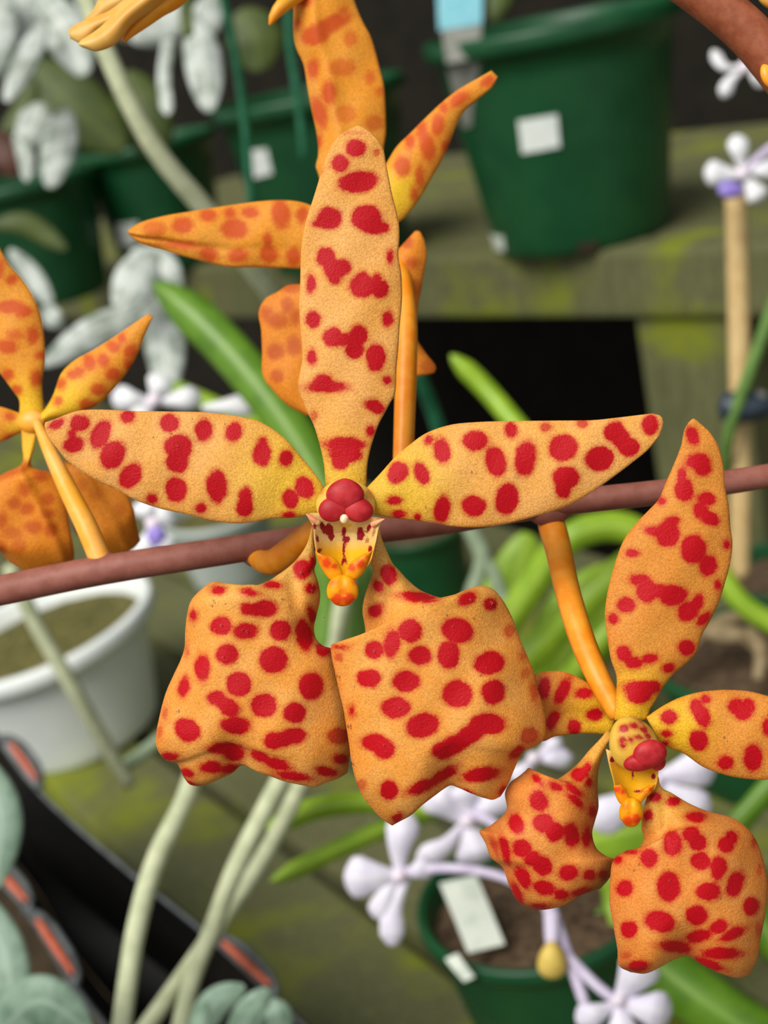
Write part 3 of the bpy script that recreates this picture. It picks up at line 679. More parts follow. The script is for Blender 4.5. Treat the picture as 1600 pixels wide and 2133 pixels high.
spike('lavender spike with a yellow bud hanging below the spotted sepal', [[(1120, 1830, .28, 18), (1160, 1930, .277, 15), (1190, 2010, .275, 13), (1225, 2110, .272, 12)], [(1180, 1990, .275, 13), (1240, 2050, .272, 12), (1290, 2090, .27, 12)], [(1150, 1900, .277, 18), (1150, 1950, .275, 16), (1152, 1990, .274, 12)]], (1150, 2000, .273, 30, 40, 28))
spike('thin lavender stalk between the pale flowers', [[(960, 1690, .31, 10), (1020, 1710, .305, 10), (1080, 1760, .30, 10)], [(1100, 1500, .31, 10), (1140, 1540, .31, 10), (1190, 1580, .31, 9)]])
spike('lavender stalk leading out beside the violet lipped flower', [[(1552, 360, .40, 10), (1580, 330, .40, 10), (1640, 285, .40, 10)]])

# ------------------------------------------------------------------ the spotted orchid spray: stems
DM = .140                                    # depth of the main flower
stm = tube('flower_stem', [(-420, 1306, .160, 33), (-60, 1242, .158, 32), (200, 1190, .157, 31), (480, 1146, .156, 29), (640, 1122, .156, 28), (900, 1090, .156, 27), (1140, 1052, .156, 27), (1400, 1022, .156, 26), (1660, 982, .157, 25), (1980, 936, .159, 24)], MSTEM, seg=24)  # stem with its nodes only, the flowers are separate objects
tag(stm, 'brown flower stem running sideways behind the spotted flowers', 'stem')
blob('node', (1146, 1066), .1562, (46, 30, 27), MSTEM, stm, rot=-8)
blob('node', (534, 1150), .1562, (34, 32, 27), MSTEM, stm, rot=-8)
blob('node', (214, 1180), .1574, (40, 32, 29), MSTEM, stm, rot=-8)
tag(tube('flower_stem', [(1380, -70, .150, 46), (1470, -6, .150, 46), (1560, 70, .150, 47), (1660, 190, .150, 48)], MSTEM2, seg=24), 'thick rust brown stem slanting above the small white flower', 'stem')  # second bare stem, its buds are separate objects

def bumpz(cx, cy, r, h):
    return lambda x, y: h * np.exp(-((x - cx) ** 2 + (y - cy) ** 2) / r ** 2)
def flower(label, c, D, group='spotted orange orchid flowers'):
    return thingp('orchid_flower', label, 'flower', U(c[0], c[1], D + .002), group if group else None)
flat = lambda h, tip=0, base=0: (lambda u, v, x, y: h * (1 - (2 * v - 1) ** 2) * np.sin(np.pi * np.clip(u * .8 + .2, 0, 1)) + tip * u ** 2 + base * (1 - u))

# ---- main flower
f1 = flower('largest orange orchid flower, front facing, crisp crimson spots on every petal', (720, 1050), DM, None)
# upright sepal
dl = [(677, 1020), (677, 997), (674, 963), (662, 912), (651, 880), (640, 858), (630, 834), (622, 813), (621, 800), (625, 774), (630, 747), (627, 701), (624, 657), (623, 631), (625, 600), (626, 559), (628, 512), (636, 465), (649, 424), (661, 386), (672, 349), (685, 313), (700, 289), (715, 276), (730, 268)]
dr = [(764, 1020), (765, 976), (769, 948), (779, 912), (790, 882), (801, 862), (812, 841), (822, 824), (825, 804), (826, 770), (830, 725), (833, 676), (837, 635), (838, 606), (836, 568), (830, 532), (832, 502), (832, 474), (826, 439), (818, 409), (811, 375), (805, 345), (799, 311), (786, 289), (767, 272)]
petal('dorsal_sepal', f1, MF, dl, dr, DM + .001, flat(16, 20, -6), T=[(747, 262)], yc=(718, 1040, 190), spots=[
    (741, 309, 21, 18), (709, 341, 18, 18), (785, 319, 7, 7, 0, .6), (747, 379, 40, 22, -8), (669, 355, 5, 8, 0, .3), (737, 276, 24, 6, 0, .25),
    (686, 455, 26, 23), (664, 466, 12, 8), (764, 454, 32, 28), (780, 474, 26, 14), (799, 475, 10, 10),
    (678, 536, 19, 21), (716, 556, 15, 16), (697, 560, 24, 20), (697, 578, 14, 14), (648, 592, 9, 17), (812, 535, 7, 13),
    (756, 597, 29, 23), (792, 602, 18, 20), (756, 580, 14, 16), (785, 582, 9, 12),
    (653, 666, 16, 18), (808, 664, 11, 17), (694, 702, 20, 21), (747, 698, 19, 22), (715, 707, 20, 14), (738, 728, 20, 20), (783, 745, 21, 29), (650, 743, 10, 16), (808, 792, 10, 10),
    (679, 806, 42, 11), (674, 796, 20, 16), (781, 847, 22, 13, 22), (654, 866, 7, 9, 0, .5), (771, 897, 9, 11), (719, 925, 42, 15), (720, 944, 35, 20), (710, 962, 18, 16)])
pl_u = [(676, 1016), (661, 993), (630, 954), (591, 911), (545, 880), (506, 869), (429, 859), (351, 857), (274, 856), (208, 853), (165, 855), (138, 863), (111, 874), (94, 880)]
pl_l = [(664, 1074), (638, 1075), (603, 1079), (564, 1080), (526, 1088), (487, 1090), (429, 1082), (382, 1070), (332, 1059), (281, 1041), (247, 1022), (208, 1004), (165, 979), (138, 958), (119, 935), (99, 908), (93, 888)]
petal('petal', f1, MF, pl_u, pl_l, DM, flat(20, 18, 0), yc=(640, 1010, 240), spots=[
    (117, 883, 16, 9, -30), (166, 881, 20, 17), (153, 926, 22, 16, -15), (150, 906, 9, 12), (210, 905, 19, 31, 27), (235, 947, 24, 31, 32), (266, 869, 15, 13, 0, .85), (272, 991, 21, 28, 35),
    (353, 882, 20, 19), (371, 930, 29, 26), (370, 962, 24, 24), (367, 1020, 22, 27), (316, 1039, 12, 10), (425, 896, 18, 23), (487, 900, 17, 22, 25), (452, 1013, 22, 33, -5), (419, 1059, 12, 11),
    (546, 945, 20, 25), (548, 925, 9, 14), (595, 954, 14, 18, 15), (511, 1035, 14, 20), (510, 1056, 17, 22, 10), (634, 1016, 20, 24, -20), (605, 1039, 17, 20), (601, 1072, 14, 7)])
pr_u = [(762, 1018), (794, 984), (822, 953), (855, 925), (888, 902), (938, 885), (996, 879), (1070, 877), (1152, 876), (1235, 875), (1276, 871), (1326, 865), (1359, 861)]
pr_l = [(772, 1070), (814, 1078), (855, 1083), (905, 1090), (946, 1097), (1004, 1098), (1049, 1092), (1103, 1079), (1152, 1065), (1194, 1048), (1235, 1024), (1276, 995), (1317, 964), (1350, 937), (1375, 906)]
petal('petal', f1, MF, pr_u, pr_l, DM, flat(20, 18, 0), T=[(1377, 867), (1382, 882)], yc=(800, 1020, 230), spots=[
    (829, 984, 20, 24, 35), (878, 986, 15, 23, -20), (822, 1042, 15, 10), (831, 1070, 15, 9), (870, 1077, 8, 8), (893, 916, 10, 10, 0, .8), (921, 939, 17, 27, -12), (921, 1061, 17, 28, 12),
    (990, 918, 27, 20), (987, 1054, 25, 22), (1033, 962, 22, 32, -14), (1064, 896, 13, 15), (1095, 955, 22, 37, 8), (1056, 1040, 24, 33, 10), (1173, 933, 30, 28), (1138, 889, 11, 9, 0, .75), (1214, 883, 11, 9, 0, .75),
    (1179, 995, 28, 24), (1174, 1018, 16, 20), (1249, 955, 30, 25), (1281, 900, 22, 22), (1309, 931, 22, 20), (1294, 914, 20, 20), (1355, 885, 17, 21)])
# hanging lateral sepals: puffed, squarish, pinched in the middle of the lower edge
def puff(h, nx, ny, nd=26, crease=None, low=46, pw=4):
    def z(u, v, x, y):
        a = h * (1 - np.abs(2 * v - 1) ** 3.0) * np.clip(u / .38, 0, 1) ** 1.4
        a = a - low * np.clip((u - .80) / .20, 0, 1) ** 2
        a = a - nd * np.exp(-((x - nx) / 45) ** 2 - ((y - ny) / 75) ** 2)
        if crease: a = a + crease(x, y)
        return a
    return z
ll = [(650, 1090), (641, 1129), (626, 1155), (607, 1176), (579, 1197), (557, 1211), (530, 1220), (502, 1223), (480, 1218), (464, 1213), (442, 1212), (420, 1227), (398, 1251), (390, 1279), (386, 1312), (384, 1350), (376, 1375), (362, 1405), (348, 1436), (340, 1460), (332, 1493), (326, 1524), (325, 1551), (335, 1573), (351, 1586), (369, 1590), (376, 1604), (383, 1619), (395, 1634), (412, 1638)]
lr = [(656, 1090), (653, 1110), (656, 1147), (659, 1172), (655, 1186), (663, 1213), (667, 1235), (666, 1254), (659, 1284), (654, 1309), (659, 1331), (673, 1345), (692, 1352), (706, 1380), (716, 1420), (725, 1500), (730, 1560), (724, 1610)]
petal('lateral_sepal', f1, ML, ll, lr, DM + .0022, puff(74, 505, 1600, 40, lambda x, y: 10 * np.exp(-((x - 480) / 90) ** 2 - ((y - 1240) / 30) ** 2) - 9 * np.exp(-(((x - 610) - (y - 1220) * .15) / 16) ** 2 - ((y - 1240) / 60) ** 2)), T=[(431, 1634), (464, 1620), (486, 1609), (502, 1595), (516, 1597), (535, 1608), (563, 1617), (590, 1627), (626, 1635), (656, 1639), (678, 1631), (706, 1621)],
      yel=lambda u, v, x, y: np.clip(1.1 - (y - 1100) / 200, 0, 1), und=4, thick=9, spots=[
    (454, 1229, 15, 10), (403, 1283, 8, 11), (522, 1234, 18, 8, 8), (568, 1218, 19, 8, 8), (630, 1186, 18, 21, 15), (650, 1172, 7, 14, 15), (648, 1225, 12, 11), (516, 1269, 15, 13), (554, 1267, 24, 17), (535, 1270, 16, 14),
    (460, 1304, 22, 19), (512, 1315, 25, 17, -5), (585, 1313, 23, 21), (650, 1282, 9, 17, -20), (634, 1323, 17, 33, -12), (673, 1353, 16, 15, 30), (473, 1363, 23, 22), (570, 1374, 30, 28), (421, 1392, 16, 28), (383, 1430, 11, 21, 8), (390, 1357, 4, 10, 0, .5),
    (498, 1425, 26, 27), (648, 1429, 25, 29), (452, 1455, 19, 16), (476, 1472, 26, 18, 30), (550, 1470, 27, 25), (614, 1485, 23, 22), (491, 1511, 31, 18), (390, 1521, 28, 23, 35), (344, 1487, 6, 13, 0, .5), (332, 1525, 5, 11, 0, .5),
    (568, 1543, 18, 18), (612, 1533, 25, 17), (589, 1540, 20, 15), (706, 1533, 22, 17, 0, .75), (470, 1559, 36, 13, 0, .85), (488, 1570, 22, 14, 0, .85), (544, 1577, 25, 10, 25, .85), (579, 1592, 28, 12, 15, .85), (709, 1581, 15, 11, 0, .8), (612, 1617, 38, 9, 8, .9), (680, 1608, 22, 10, 10, .85),
    (354, 1576, 18, 9, 0, .85), (439, 1598, 24, 13, 0, .85), (475, 1600, 22, 9, -10, .9), (390, 1610, 14, 9, 25, .85), (396, 1632, 12, 5, 20, .8)])
rl = [(784, 1090), (780, 1120), (775, 1147), (772, 1172), (778, 1191), (768, 1217), (759, 1245), (755, 1275), (759, 1298), (761, 1318), (758, 1332), (749, 1345), (730, 1349), (711, 1344), (691, 1342), (691, 1367), (699, 1405), (708, 1446), (716, 1480), (721, 1511), (727, 1549), (732, 1586), (741, 1624), (755, 1658), (774, 1683), (795, 1705), (817, 1720)]
rr_ = [(790, 1090), (794, 1116), (806, 1147), (819, 1174), (830, 1186), (849, 1207), (874, 1228), (899, 1239), (920, 1245), (936, 1244), (961, 1232), (989, 1222), (1011, 1221), (1027, 1227), (1049, 1252), (1067, 1286), (1083, 1330), (1099, 1367), (1111, 1396), (1118, 1427), (1130, 1467), (1137, 1517), (1132, 1541), (1112, 1556), (1095, 1562), (1083, 1577), (1068, 1611), (1058, 1635), (1043, 1659)]
petal('lateral_sepal', f1, ML, rl, rr_, DM + .0005, puff(80, 940, 1640, 42, lambda x, y: 10 * np.exp(-((x - 985) / 70) ** 2 - ((y - 1250) / 34) ** 2) - 9 * np.exp(-(((x - 815) + (y - 1220) * .1) / 16) ** 2 - ((y - 1240) / 55) ** 2)), T=[(833, 1711), (855, 1699), (880, 1677), (905, 1658), (927, 1642), (939, 1636), (955, 1641), (980, 1652), (1011, 1663), (1027, 1666)],
      yel=lambda u, v, x, y: np.clip(1.1 - (y - 1100) / 200, 0, 1), und=4, thick=9, spots=[
    (810, 1197, 17, 22, -20), (788, 1221, 10, 14, -30), (871, 1244, 40, 11, 5), (783, 1272, 17, 13, -40), (974, 1247, 20, 13, -25), (1021, 1258, 14, 14), (855, 1314, 25, 24), (953, 1313, 34, 26, 15), (816, 1341, 17, 29, 5), (780, 1354, 19, 18), (875, 1366, 25, 20), (935, 1364, 23, 29),
    (1060, 1314, 11, 13, 0, .55), (1020, 1381, 32, 24, -8), (769, 1413, 25, 19), (846, 1419, 29, 22), (953, 1446, 31, 29), (1028, 1441, 25, 26), (825, 1474, 30, 22), (881, 1511, 35, 25, -15), (784, 1548, 32, 18, 8), (800, 1562, 22, 18), (1017, 1508, 37, 23), (945, 1551, 36, 19, -25), (924, 1564, 24, 18), (980, 1530, 30, 20, -25),
    (1103, 1533, 19, 17, -20, .7), (1113, 1442, 8, 20, -10, .6), (1095, 1402, 9, 10, 0, .4), (1089, 1367, 7, 10, 0, .4), (733, 1481, 7, 11, 0, .9), (810, 1646, 19, 20, 0, .85), (753, 1635, 9, 11, 0, .5), (880, 1638, 36, 12, -22, .85), (927, 1612, 30, 11, -28, .85), (1002, 1613, 42, 15, -8, .85), (1077, 1567, 18, 9, -40, .85), (827, 1704, 12, 8, -40, .8), (968, 1650, 26, 6, 20, .85), (885, 1682, 34, 6, -38, .85), (1049, 1648, 9, 11, 0, .8), (706, 1368, 8, 9, 0, .6), (708, 1348, 14, 5, 0, .8)])
MTHP = plain('lip_horn_peach', lin(240, 190, 120), lin(232, 130, 110), 700, .4)
# lip: cupped throat with pointed corners, two orange side lobes, round middle lobe
thl = [(655, 1068), (640, 1073), (652, 1096), (654, 1120), (658, 1148), (662, 1166), (676, 1190), (694, 1208)]
thr = [(772, 1076), (799, 1082), (790, 1098), (784, 1125), (778, 1150), (772, 1170), (758, 1188), (736, 1208)]
lip = petal('lip', f1, MTH, thl, thr, DM - .0022, lambda u, v, x, y: -46 * (1 - (2 * v - 1) ** 2) * np.clip((y - 1070) / 40, 0.1, 1) + 10, step=2.2, und=0, thick=4,
      yel=lambda u, v, x, y: np.clip((y - 1115) / 45, 0, 1), spots=[
    (656, 1095, 5, 8), (673, 1100, 6, 12, -15), (686, 1103, 9, 14, -5), (690, 1117, 6, 10, -10), (717, 1108, 4, 14), (716, 1135, 2.2, 18), (723, 1123, 6, 7), (751, 1115, 7, 15), (769, 1100, 5, 9, 25), (661, 1122, 4, 10, -15, .8), (664, 1148, 4, 6), (770, 1146, 4, 7, 20), (765, 1126, 3, 6, 0, .6), (779, 1108, 3, 10, 15, .6), (715, 1168, 3, 7, 15), (721, 1168, 2, 6, -15), (795, 1082, 8, 6, 0, .5), (643, 1074, 8, 6, 0, .5)])
petal('side_lobe', lip, MLO, [(657, 1148), (664, 1172), (676, 1194), (688, 1208), (702, 1214)], [(672, 1156), (694, 1160), (706, 1172), (712, 1188), (717, 1206)], DM - .0037, flat(8), step=2.2, und=0, thick=4, spots=[(680, 1172, 9, 12, -20), (696, 1180, 5, 5), (668, 1163, 6, 6, 0, .6)])
petal('side_lobe', lip, MLO, [(777, 1146), (768, 1172), (756, 1194), (744, 1206), (730, 1214)], [(762, 1152), (742, 1162), (729, 1174), (721, 1188), (716, 1206)], DM - .0037, flat(8), step=2.2, und=0, thick=4, spots=[(752, 1174, 10, 8, -45), (733, 1182, 6, 6, -20), (764, 1160, 6, 6, 0, .7)])
mlobe = lambda X, Y, Z: (X * (1 + .10 * Y * (Y < 0)) * (1 - .14 * np.abs(X) * (Y > .5)), np.sign(Y) * np.abs(Y) ** .85, Z - .28 * np.exp(-(X / .22) ** 2) * (Y < .3) * (Z > 0))
blob('mid_lobe', (713.5, 1230), DM - .0042, (33, 33, 15), MLO, lip, f=mlobe, nu=30, nv=40, spots=[(702, 1250, 13, 12, 0, .9), (726, 1248, 12, 12, 0, .8), (716, 1234, 8, 12, 30, .5), (693, 1214, 9, 5, -20, .5), (738, 1214, 6, 6, 0, .5), (712, 1262, 24, 5, 0, .7)])
petal('lip_neck', lip, MLO, [(688, 1196), (692, 1208), (694, 1218)], [(740, 1196), (737, 1208), (734, 1218)], DM - .0036, flat(6), step=2.5, und=0, thick=4)
tube('horn', [(664, 1090, DM - .0024, 7), (650, 1080, DM - .0028, 5.5), (638, 1071, DM - .0030, 1.2)], MTHP, lip, seg=12)
tube('horn', [(776, 1093, DM - .0024, 7), (788, 1087, DM - .0028, 5), (801, 1081, DM - .0030, 1.2)], MTHP, lip, seg=12)
# column with the red anther cap
colm = blob('column', (720, 1048), DM - .0010, (62, 51, 24), MCO, f1, f=lambda X, Y, Z: (X * (1 + .10 * Y), Y, Z), spots=[(667, 1022, 6, 9, 25, .5), (770, 1030, 6, 10, -25, .4)])
blob('anther_cap', (719, 1029), DM - .0026, (40, 33, 17), MAN, colm, f=lambda X, Y, Z: (X * (1 + .06 * Y), Y * (1 - .12 * np.abs(X)), Z))
blob('pollinia_lobe', (694, 1061), DM - .0025, (31, 26, 15), MAN, colm, rot=-14)
blob('pollinia_lobe', (746, 1062), DM - .0025, (32, 26, 15), MAN, colm, rot=10)
blob('rostellum', (717, 1081), DM - .0036, (9, 10, 8), MTIP, colm)
tube('pedicel', [(520, 1146, .1565, 16), (540, 1166, .1552, 22), (566, 1172, .152, 28), (604, 1150, .149, 30), (650, 1110, .145, 26), (700, 1070, .1425, 20)], MPEDB, f1)

# ---- smaller flower to the lower right
D2 = .1412
f2 = flower('smaller orange orchid flower turned aside, deep orange with crimson spots', (1310, 1530), D2, None)
bl = [(1280, 1500), (1281, 1475), (1284, 1440), (1284, 1408), (1273, 1375), (1265, 1327), (1260, 1282), (1263, 1248), (1272, 1206), (1284, 1164), (1301, 1122), (1327, 1088), (1352, 1062), (1372, 1040), (1388, 1003), (1405, 964), (1419, 927), (1425, 897), (1434, 880)]
br = [(1352, 1500), (1354, 1480), (1366, 1459), (1380, 1434), (1402, 1406), (1425, 1386), (1450, 1361), (1462, 1324), (1481, 1290), (1498, 1254), (1512, 1209), (1521, 1175), (1526, 1133), (1522, 1099), (1518, 1051), (1511, 1017), (1507, 967), (1495, 925), (1478, 899), (1459, 882)]
petal('dorsal_sepal', f2, MR, bl, br, D2, flat(24, 14, -4), T=[(1445, 872)], yc=(1318, 1490, 170), spots=[
    (1443, 908, 13, 20, -15), (1455, 962, 26, 18), (1463, 978, 18, 14), (1425, 1020, 20, 25), (1421, 990, 9, 16), (1472, 1039, 19, 14), (1460, 1062, 15, 18), (1479, 1081, 19, 14, 20), (1391, 1112, 25, 27), (1362, 1107, 18, 10, 20), (1400, 1086, 14, 10), (1445, 1144, 27, 29), (1476, 1178, 18, 22, 15),
    (1514, 1133, 7, 10), (1495, 1220, 6, 11), (1317, 1152, 14, 9), (1379, 1044, 8, 7), (1334, 1208, 22, 12), (1348, 1232, 22, 24), (1376, 1230, 16, 14), (1402, 1240, 30, 21), (1432, 1274, 21, 20), (1453, 1254, 12, 17, 20), (1305, 1260, 19, 16), (1277, 1288, 11, 11, 0, .85), (1466, 1290, 16, 9, -45), (1430, 1349, 17, 16), (1299, 1362, 15, 17), (1321, 1380, 22, 12), (1352, 1372, 18, 10, -5), (1393, 1391, 13, 10), (1335, 1434, 38, 16), (1330, 1450, 26, 16), (1362, 1428, 14, 10)])
petal('petal', f2, MR, [(1286, 1490), (1259, 1453), (1236, 1430), (1205, 1411), (1174, 1399), (1143, 1398), (1112, 1405), (1090, 1420)], [(1270, 1532), (1247, 1529), (1197, 1529), (1154, 1535), (1132, 1544), (1110, 1535), (1085, 1500)], D2 + .004, lambda u, v, x, y: 14 * np.sin(np.pi * v) - 12 * np.exp(-((y - 1492) / 26) ** 2) + 20 * (u), yc=(1262, 1500, 130), spots=[
    (1133, 1434, 13, 23, 5), (1172, 1440, 13, 30, 25), (1218, 1444, 19, 11, -5), (1240, 1488, 17, 13, -10), (1195, 1514, 14, 15), (1152, 1500, 11, 22, 30)])
petal('petal', f2, MR, [(1346, 1494), (1367, 1479), (1406, 1457), (1445, 1444), (1484, 1438), (1522, 1437), (1561, 1440), (1600, 1450), (1660, 1474), (1720, 1520)], [(1378, 1552), (1406, 1562), (1425, 1570), (1464, 1597), (1503, 1612), (1542, 1621), (1600, 1624), (1660, 1612), (1720, 1570)], D2 - .0005, flat(24, 10, -6), T=[(1735, 1545)], yc=(1400, 1518, 130), spots=[
    (1393, 1494, 18, 15), (1389, 1529, 12, 8), (1387, 1548, 9, 6), (1462, 1490, 16, 28, -25), (1450, 1470, 14, 14), (1470, 1456, 10, 9), (1535, 1470, 18, 16), (1558, 1470, 16, 16), (1546, 1486, 20, 14), (1455, 1543, 20, 22, -15), (1511, 1589, 17, 15), (1569, 1579, 20, 28), (1604, 1512, 16, 20), (1620, 1570, 16, 18)])
b2l = [(1266, 1520), (1251, 1538), (1228, 1562), (1197, 1597), (1150, 1626), (1127, 1618), (1107, 1604), (1101, 1599), (1096, 1604), (1082, 1616), (1063, 1630), (1052, 1651), (1055, 1688), (1030, 1713), (1008, 1727), (998, 1731), (1002, 1740), (1011, 1756), (1023, 1787), (1046, 1806), (1061, 1845), (1081, 1880), (1112, 1895)]
b2r = [(1276, 1530), (1259, 1566), (1247, 1605), (1245, 1643), (1247, 1682), (1240, 1709), (1234, 1736), (1243, 1767), (1263, 1783), (1280, 1791), (1278, 1814), (1267, 1833), (1251, 1851)]
petal('lateral_sepal', f2, MS, b2l, b2r, D2 + .0015, puff(70, 1010, 1690, 34, lambda x, y: 16 * np.exp(-((x - 1150) / 80) ** 2 - ((y - 1740) / 70) ** 2), low=46), T=[(1135, 1895), (1174, 1886), (1212, 1864)], yc=(1250, 1560, 130), und=4, thick=9, spots=[
    (1206, 1614, 17, 14), (1222, 1602, 10, 16, 25), (1226, 1630, 7, 10), (1195, 1645, 21, 8, 35), (1199, 1667, 21, 8, 40), (1234, 1690, 9, 13), (1123, 1669, 18, 23, -20), (1075, 1717, 15, 23, -20), (1132, 1714, 22, 20), (1155, 1732, 22, 20, 30), (1191, 1740, 16, 25, -10), (1222, 1744, 9, 21), (1088, 1766, 20, 18, 40), (1110, 1788, 18, 16), (1131, 1804, 20, 20), (1185, 1818, 21, 16), (1228, 1822, 13, 12), (1257, 1822, 11, 10),
    (1053, 1771, 9, 32, -15, .9), (1090, 1827, 14, 26, -30), (1133, 1849, 25, 15, 15), (1170, 1864, 16, 11), (1212, 1858, 22, 8, -15), (1077, 1860, 9, 26, -25), (1123, 1888, 18, 6), (1119, 1624, 15, 6, 45), (1158, 1638, 15, 7, 25), (1030, 1760, 6, 20, -20, .7)])
b3l = [(1366, 1620), (1358, 1640), (1348, 1659), (1340, 1690), (1336, 1725), (1341, 1745), (1332, 1764), (1301, 1773), (1278, 1791), (1271, 1833), (1270, 1884), (1278, 1930), (1286, 1977), (1290, 2012), (1313, 2025)]
b3r = [(1372, 1618), (1378, 1640), (1398, 1651), (1437, 1674), (1476, 1690), (1530, 1705), (1561, 1729), (1580, 1760), (1592, 1798), (1599, 1837), (1596, 1895), (1585, 1953), (1577, 2000), (1561, 2031)]
petal('lateral_sepal', f2, MS, b3l, b3r, D2 - .0012, puff(74, 1433, 1995, 42, lambda x, y: -10 * np.exp(-((x - 1385 - (y - 1700) * .1) / 14) ** 2 - ((y - 1720) / 60) ** 2)), T=[(1344, 2028), (1375, 2015), (1402, 2000), (1433, 1992), (1460, 2008), (1499, 2027), (1538, 2037)], yc=(1365, 1660, 120), und=4, thick=9, spots=[
    (1365, 1661, 14, 9), (1402, 1669, 14, 9), (1350, 1698, 9, 10), (1449, 1702, 20, 11), (1402, 1756, 20, 27), (1440, 1738, 20, 17), (1453, 1754, 20, 18), (1512, 1760, 17, 17), (1524, 1746, 14, 14), (1352, 1787, 18, 20), (1288, 1791, 10, 8), (1317, 1775, 14, 5), (1460, 1793, 20, 19), (1497, 1808, 17, 25), (1302, 1851, 18, 17), (1393, 1847, 24, 32), (1532, 1841, 17, 28, 20), (1476, 1857, 26, 19), (1375, 1919, 32, 22, 15), (1451, 1907, 23, 21), (1565, 1888, 17, 19, 0, .85), (1311, 1936, 17, 18),
    (1456, 1950, 28, 12, -15, .9), (1499, 1930, 20, 14, -20, .9), (1526, 1946, 30, 11, -25, .9), (1410, 1973, 36, 12, 8, .9), (1503, 1986, 42, 13, 0, .9), (1329, 2012, 22, 11, 0, .85), (1478, 2008, 32, 9, 22, .85), (1305, 1990, 10, 8, 0, .5), (1571, 1756, 6, 9, 0, .6), (1582, 1812, 6, 12, 0, .5), (1580, 1935, 7, 14, 0, .5)])
t2l = [(1262, 1560), (1268, 1590), (1276, 1620), (1284, 1650), (1296, 1668)]
t2r = [(1372, 1600), (1370, 1625), (1362, 1645), (1350, 1655), (1340, 1668)]
lip2 = petal('lip', f2, MTH, t2l, t2r, D2 - .0022, lambda u, v, x, y: -34 * (1 - (2 * v - 1) ** 2) * np.clip((y - 1565) / 30, .1, 1) + 10, step=2.4, und=0, thick=4, yel=lambda u, v, x, y: np.clip((y - 1570) / 30, .3, 1), spots=[
    (1275, 1582, 5, 6), (1288, 1584, 5, 11, -15), (1300, 1592, 5, 5), (1318, 1612, 3, 8), (1285, 1642, 6, 5), (1300, 1648, 6, 4), (1330, 1648, 8, 3), (1346, 1646, 6, 4), (1360, 1616, 4, 5), (1272, 1622, 4, 6)])
petal('side_lobe', lip2, MLO, [(1278, 1636), (1282, 1656), (1290, 1672), (1300, 1680)], [(1294, 1634), (1304, 1644), (1310, 1656), (1316, 1668)], D2 - .0037, flat(7), step=2.4, und=0, thick=4, spots=[(1286, 1644, 6, 6), (1298, 1650, 5, 4)])
petal('side_lobe', lip2, MLO, [(1366, 1634), (1358, 1650), (1346, 1662), (1334, 1676)], [(1350, 1636), (1338, 1644), (1328, 1654), (1318, 1668)], D2 - .0037, flat(7), step=2.4, und=0, thick=4, spots=[(1340, 1648, 8, 3), (1356, 1644, 5, 4)])
blob('mid_lobe', (1315, 1692), D2 - .0040, (25, 31, 17), MLO, lip2, f=mlobe, nu=26, nv=34, spots=[(1308, 1710, 12, 10, 0, .9), (1326, 1706, 10, 10, 0, .8), (1300, 1680, 6, 6, 0, .5)])
col2 = blob('column', (1318, 1548), D2 - .0024, (50, 58, 40), MCO, f2, rot=-24, f=lambda X, Y, Z: (X * (1 + .12 * Y), Y, Z), nu=34, nv=44, spots=[(1300, 1518, 9, 8), (1322, 1512, 9, 7, 20), (1340, 1520, 8, 6, 40), (1296, 1540, 7, 8), (1314, 1540, 6, 7), (1332, 1536, 7, 5), (1298, 1554, 5, 6), (1350, 1534, 6, 5, 40), (1336, 1505, 10, 3, 45)])
blob('anther_cap', (1354, 1570), D2 - .0046, (36, 29, 18), MAN, col2, rot=-14)
blob('pollinia_lobe', (1338, 1586), D2 - .0042, (40, 20, 18), MAN, col2, rot=-12)
blob('pollinia_lobe', (1372, 1590), D2 - .0034, (17, 14, 16), MAN, col2, rot=-50)
tube('pedicel', [(1140, 1056, .1585, 24), (1150, 1096, .1568, 29), (1162, 1140, .1550, 28), (1182, 1230, .150, 27), (1212, 1330, .1465, 27), (1246, 1410, .144, 25), (1290, 1490, .1425, 22)], MPED, f2)

# ---- flower behind, seen from its back
D3 = .168
f3 = flower('orange orchid flower seen from behind above the main bloom', (735, 470), D3, None)
petal('dorsal_sepal', f3, MB, [(690, 480), (664, 366), (658, 347), (663, 322), (660, 281), (650, 234), (641, 187), (632, 134), (618, 103), (612, 78), (611, 31), (613, 0), (628, -60), (668, -120)], [(790, 470), (796, 380), (800, 306), (804, 281), (803, 219), (800, 178), (791, 141), (782, 106), (772, 75), (754, 41), (738, 0), (722, -60), (690, -122)], D3, lambda u, v, x, y: 18 * np.sin(np.pi * v) + 16 * u + 10 * np.exp(-((v - .3) / .12) ** 2), spots=[
    (635, 3, 14, 10), (656, 74, 28, 20, -10), (690, 50, 42, 16, -25), (716, 28, 12, 15, 0, .7), (730, 80, 14, 17, 0, .6), (621, 50, 6, 10), (652, 144, 12, 20), (685, 194, 15, 24), (713, 141, 28, 18, 0, .6), (771, 162, 10, 13, 0, .7), (791, 191, 9, 8, 0, .6), (665, 234, 14, 30, -15), (719, 237, 22, 18, 0, .5), (779, 256, 18, 15, 0, .6), (664, 294, 7, 12)])
petal('petal', f3, MB, [(760, 420), (807, 337), (826, 306), (854, 278), (888, 244), (922, 212), (954, 187), (997, 162), (1024, 147)], [(780, 480), (832, 462), (869, 422), (897, 375), (919, 337), (935, 303), (950, 265), (966, 234), (997, 206), (1026, 181), (1037, 160)], D3 - .002, flat(16, 8), yc=(826, 405, 90), spots=[
    (1016, 169, 15, 9, -30), (957, 206, 24, 12, -35), (924, 225, 8, 11), (913, 259, 13, 23, 10), (879, 272, 10, 17, 15), (854, 295, 9, 15), (891, 306, 14, 30, -10), (838, 347, 16, 22), (875, 369, 9, 21), (863, 403, 8, 15), (929, 303, 6, 15, 15)])
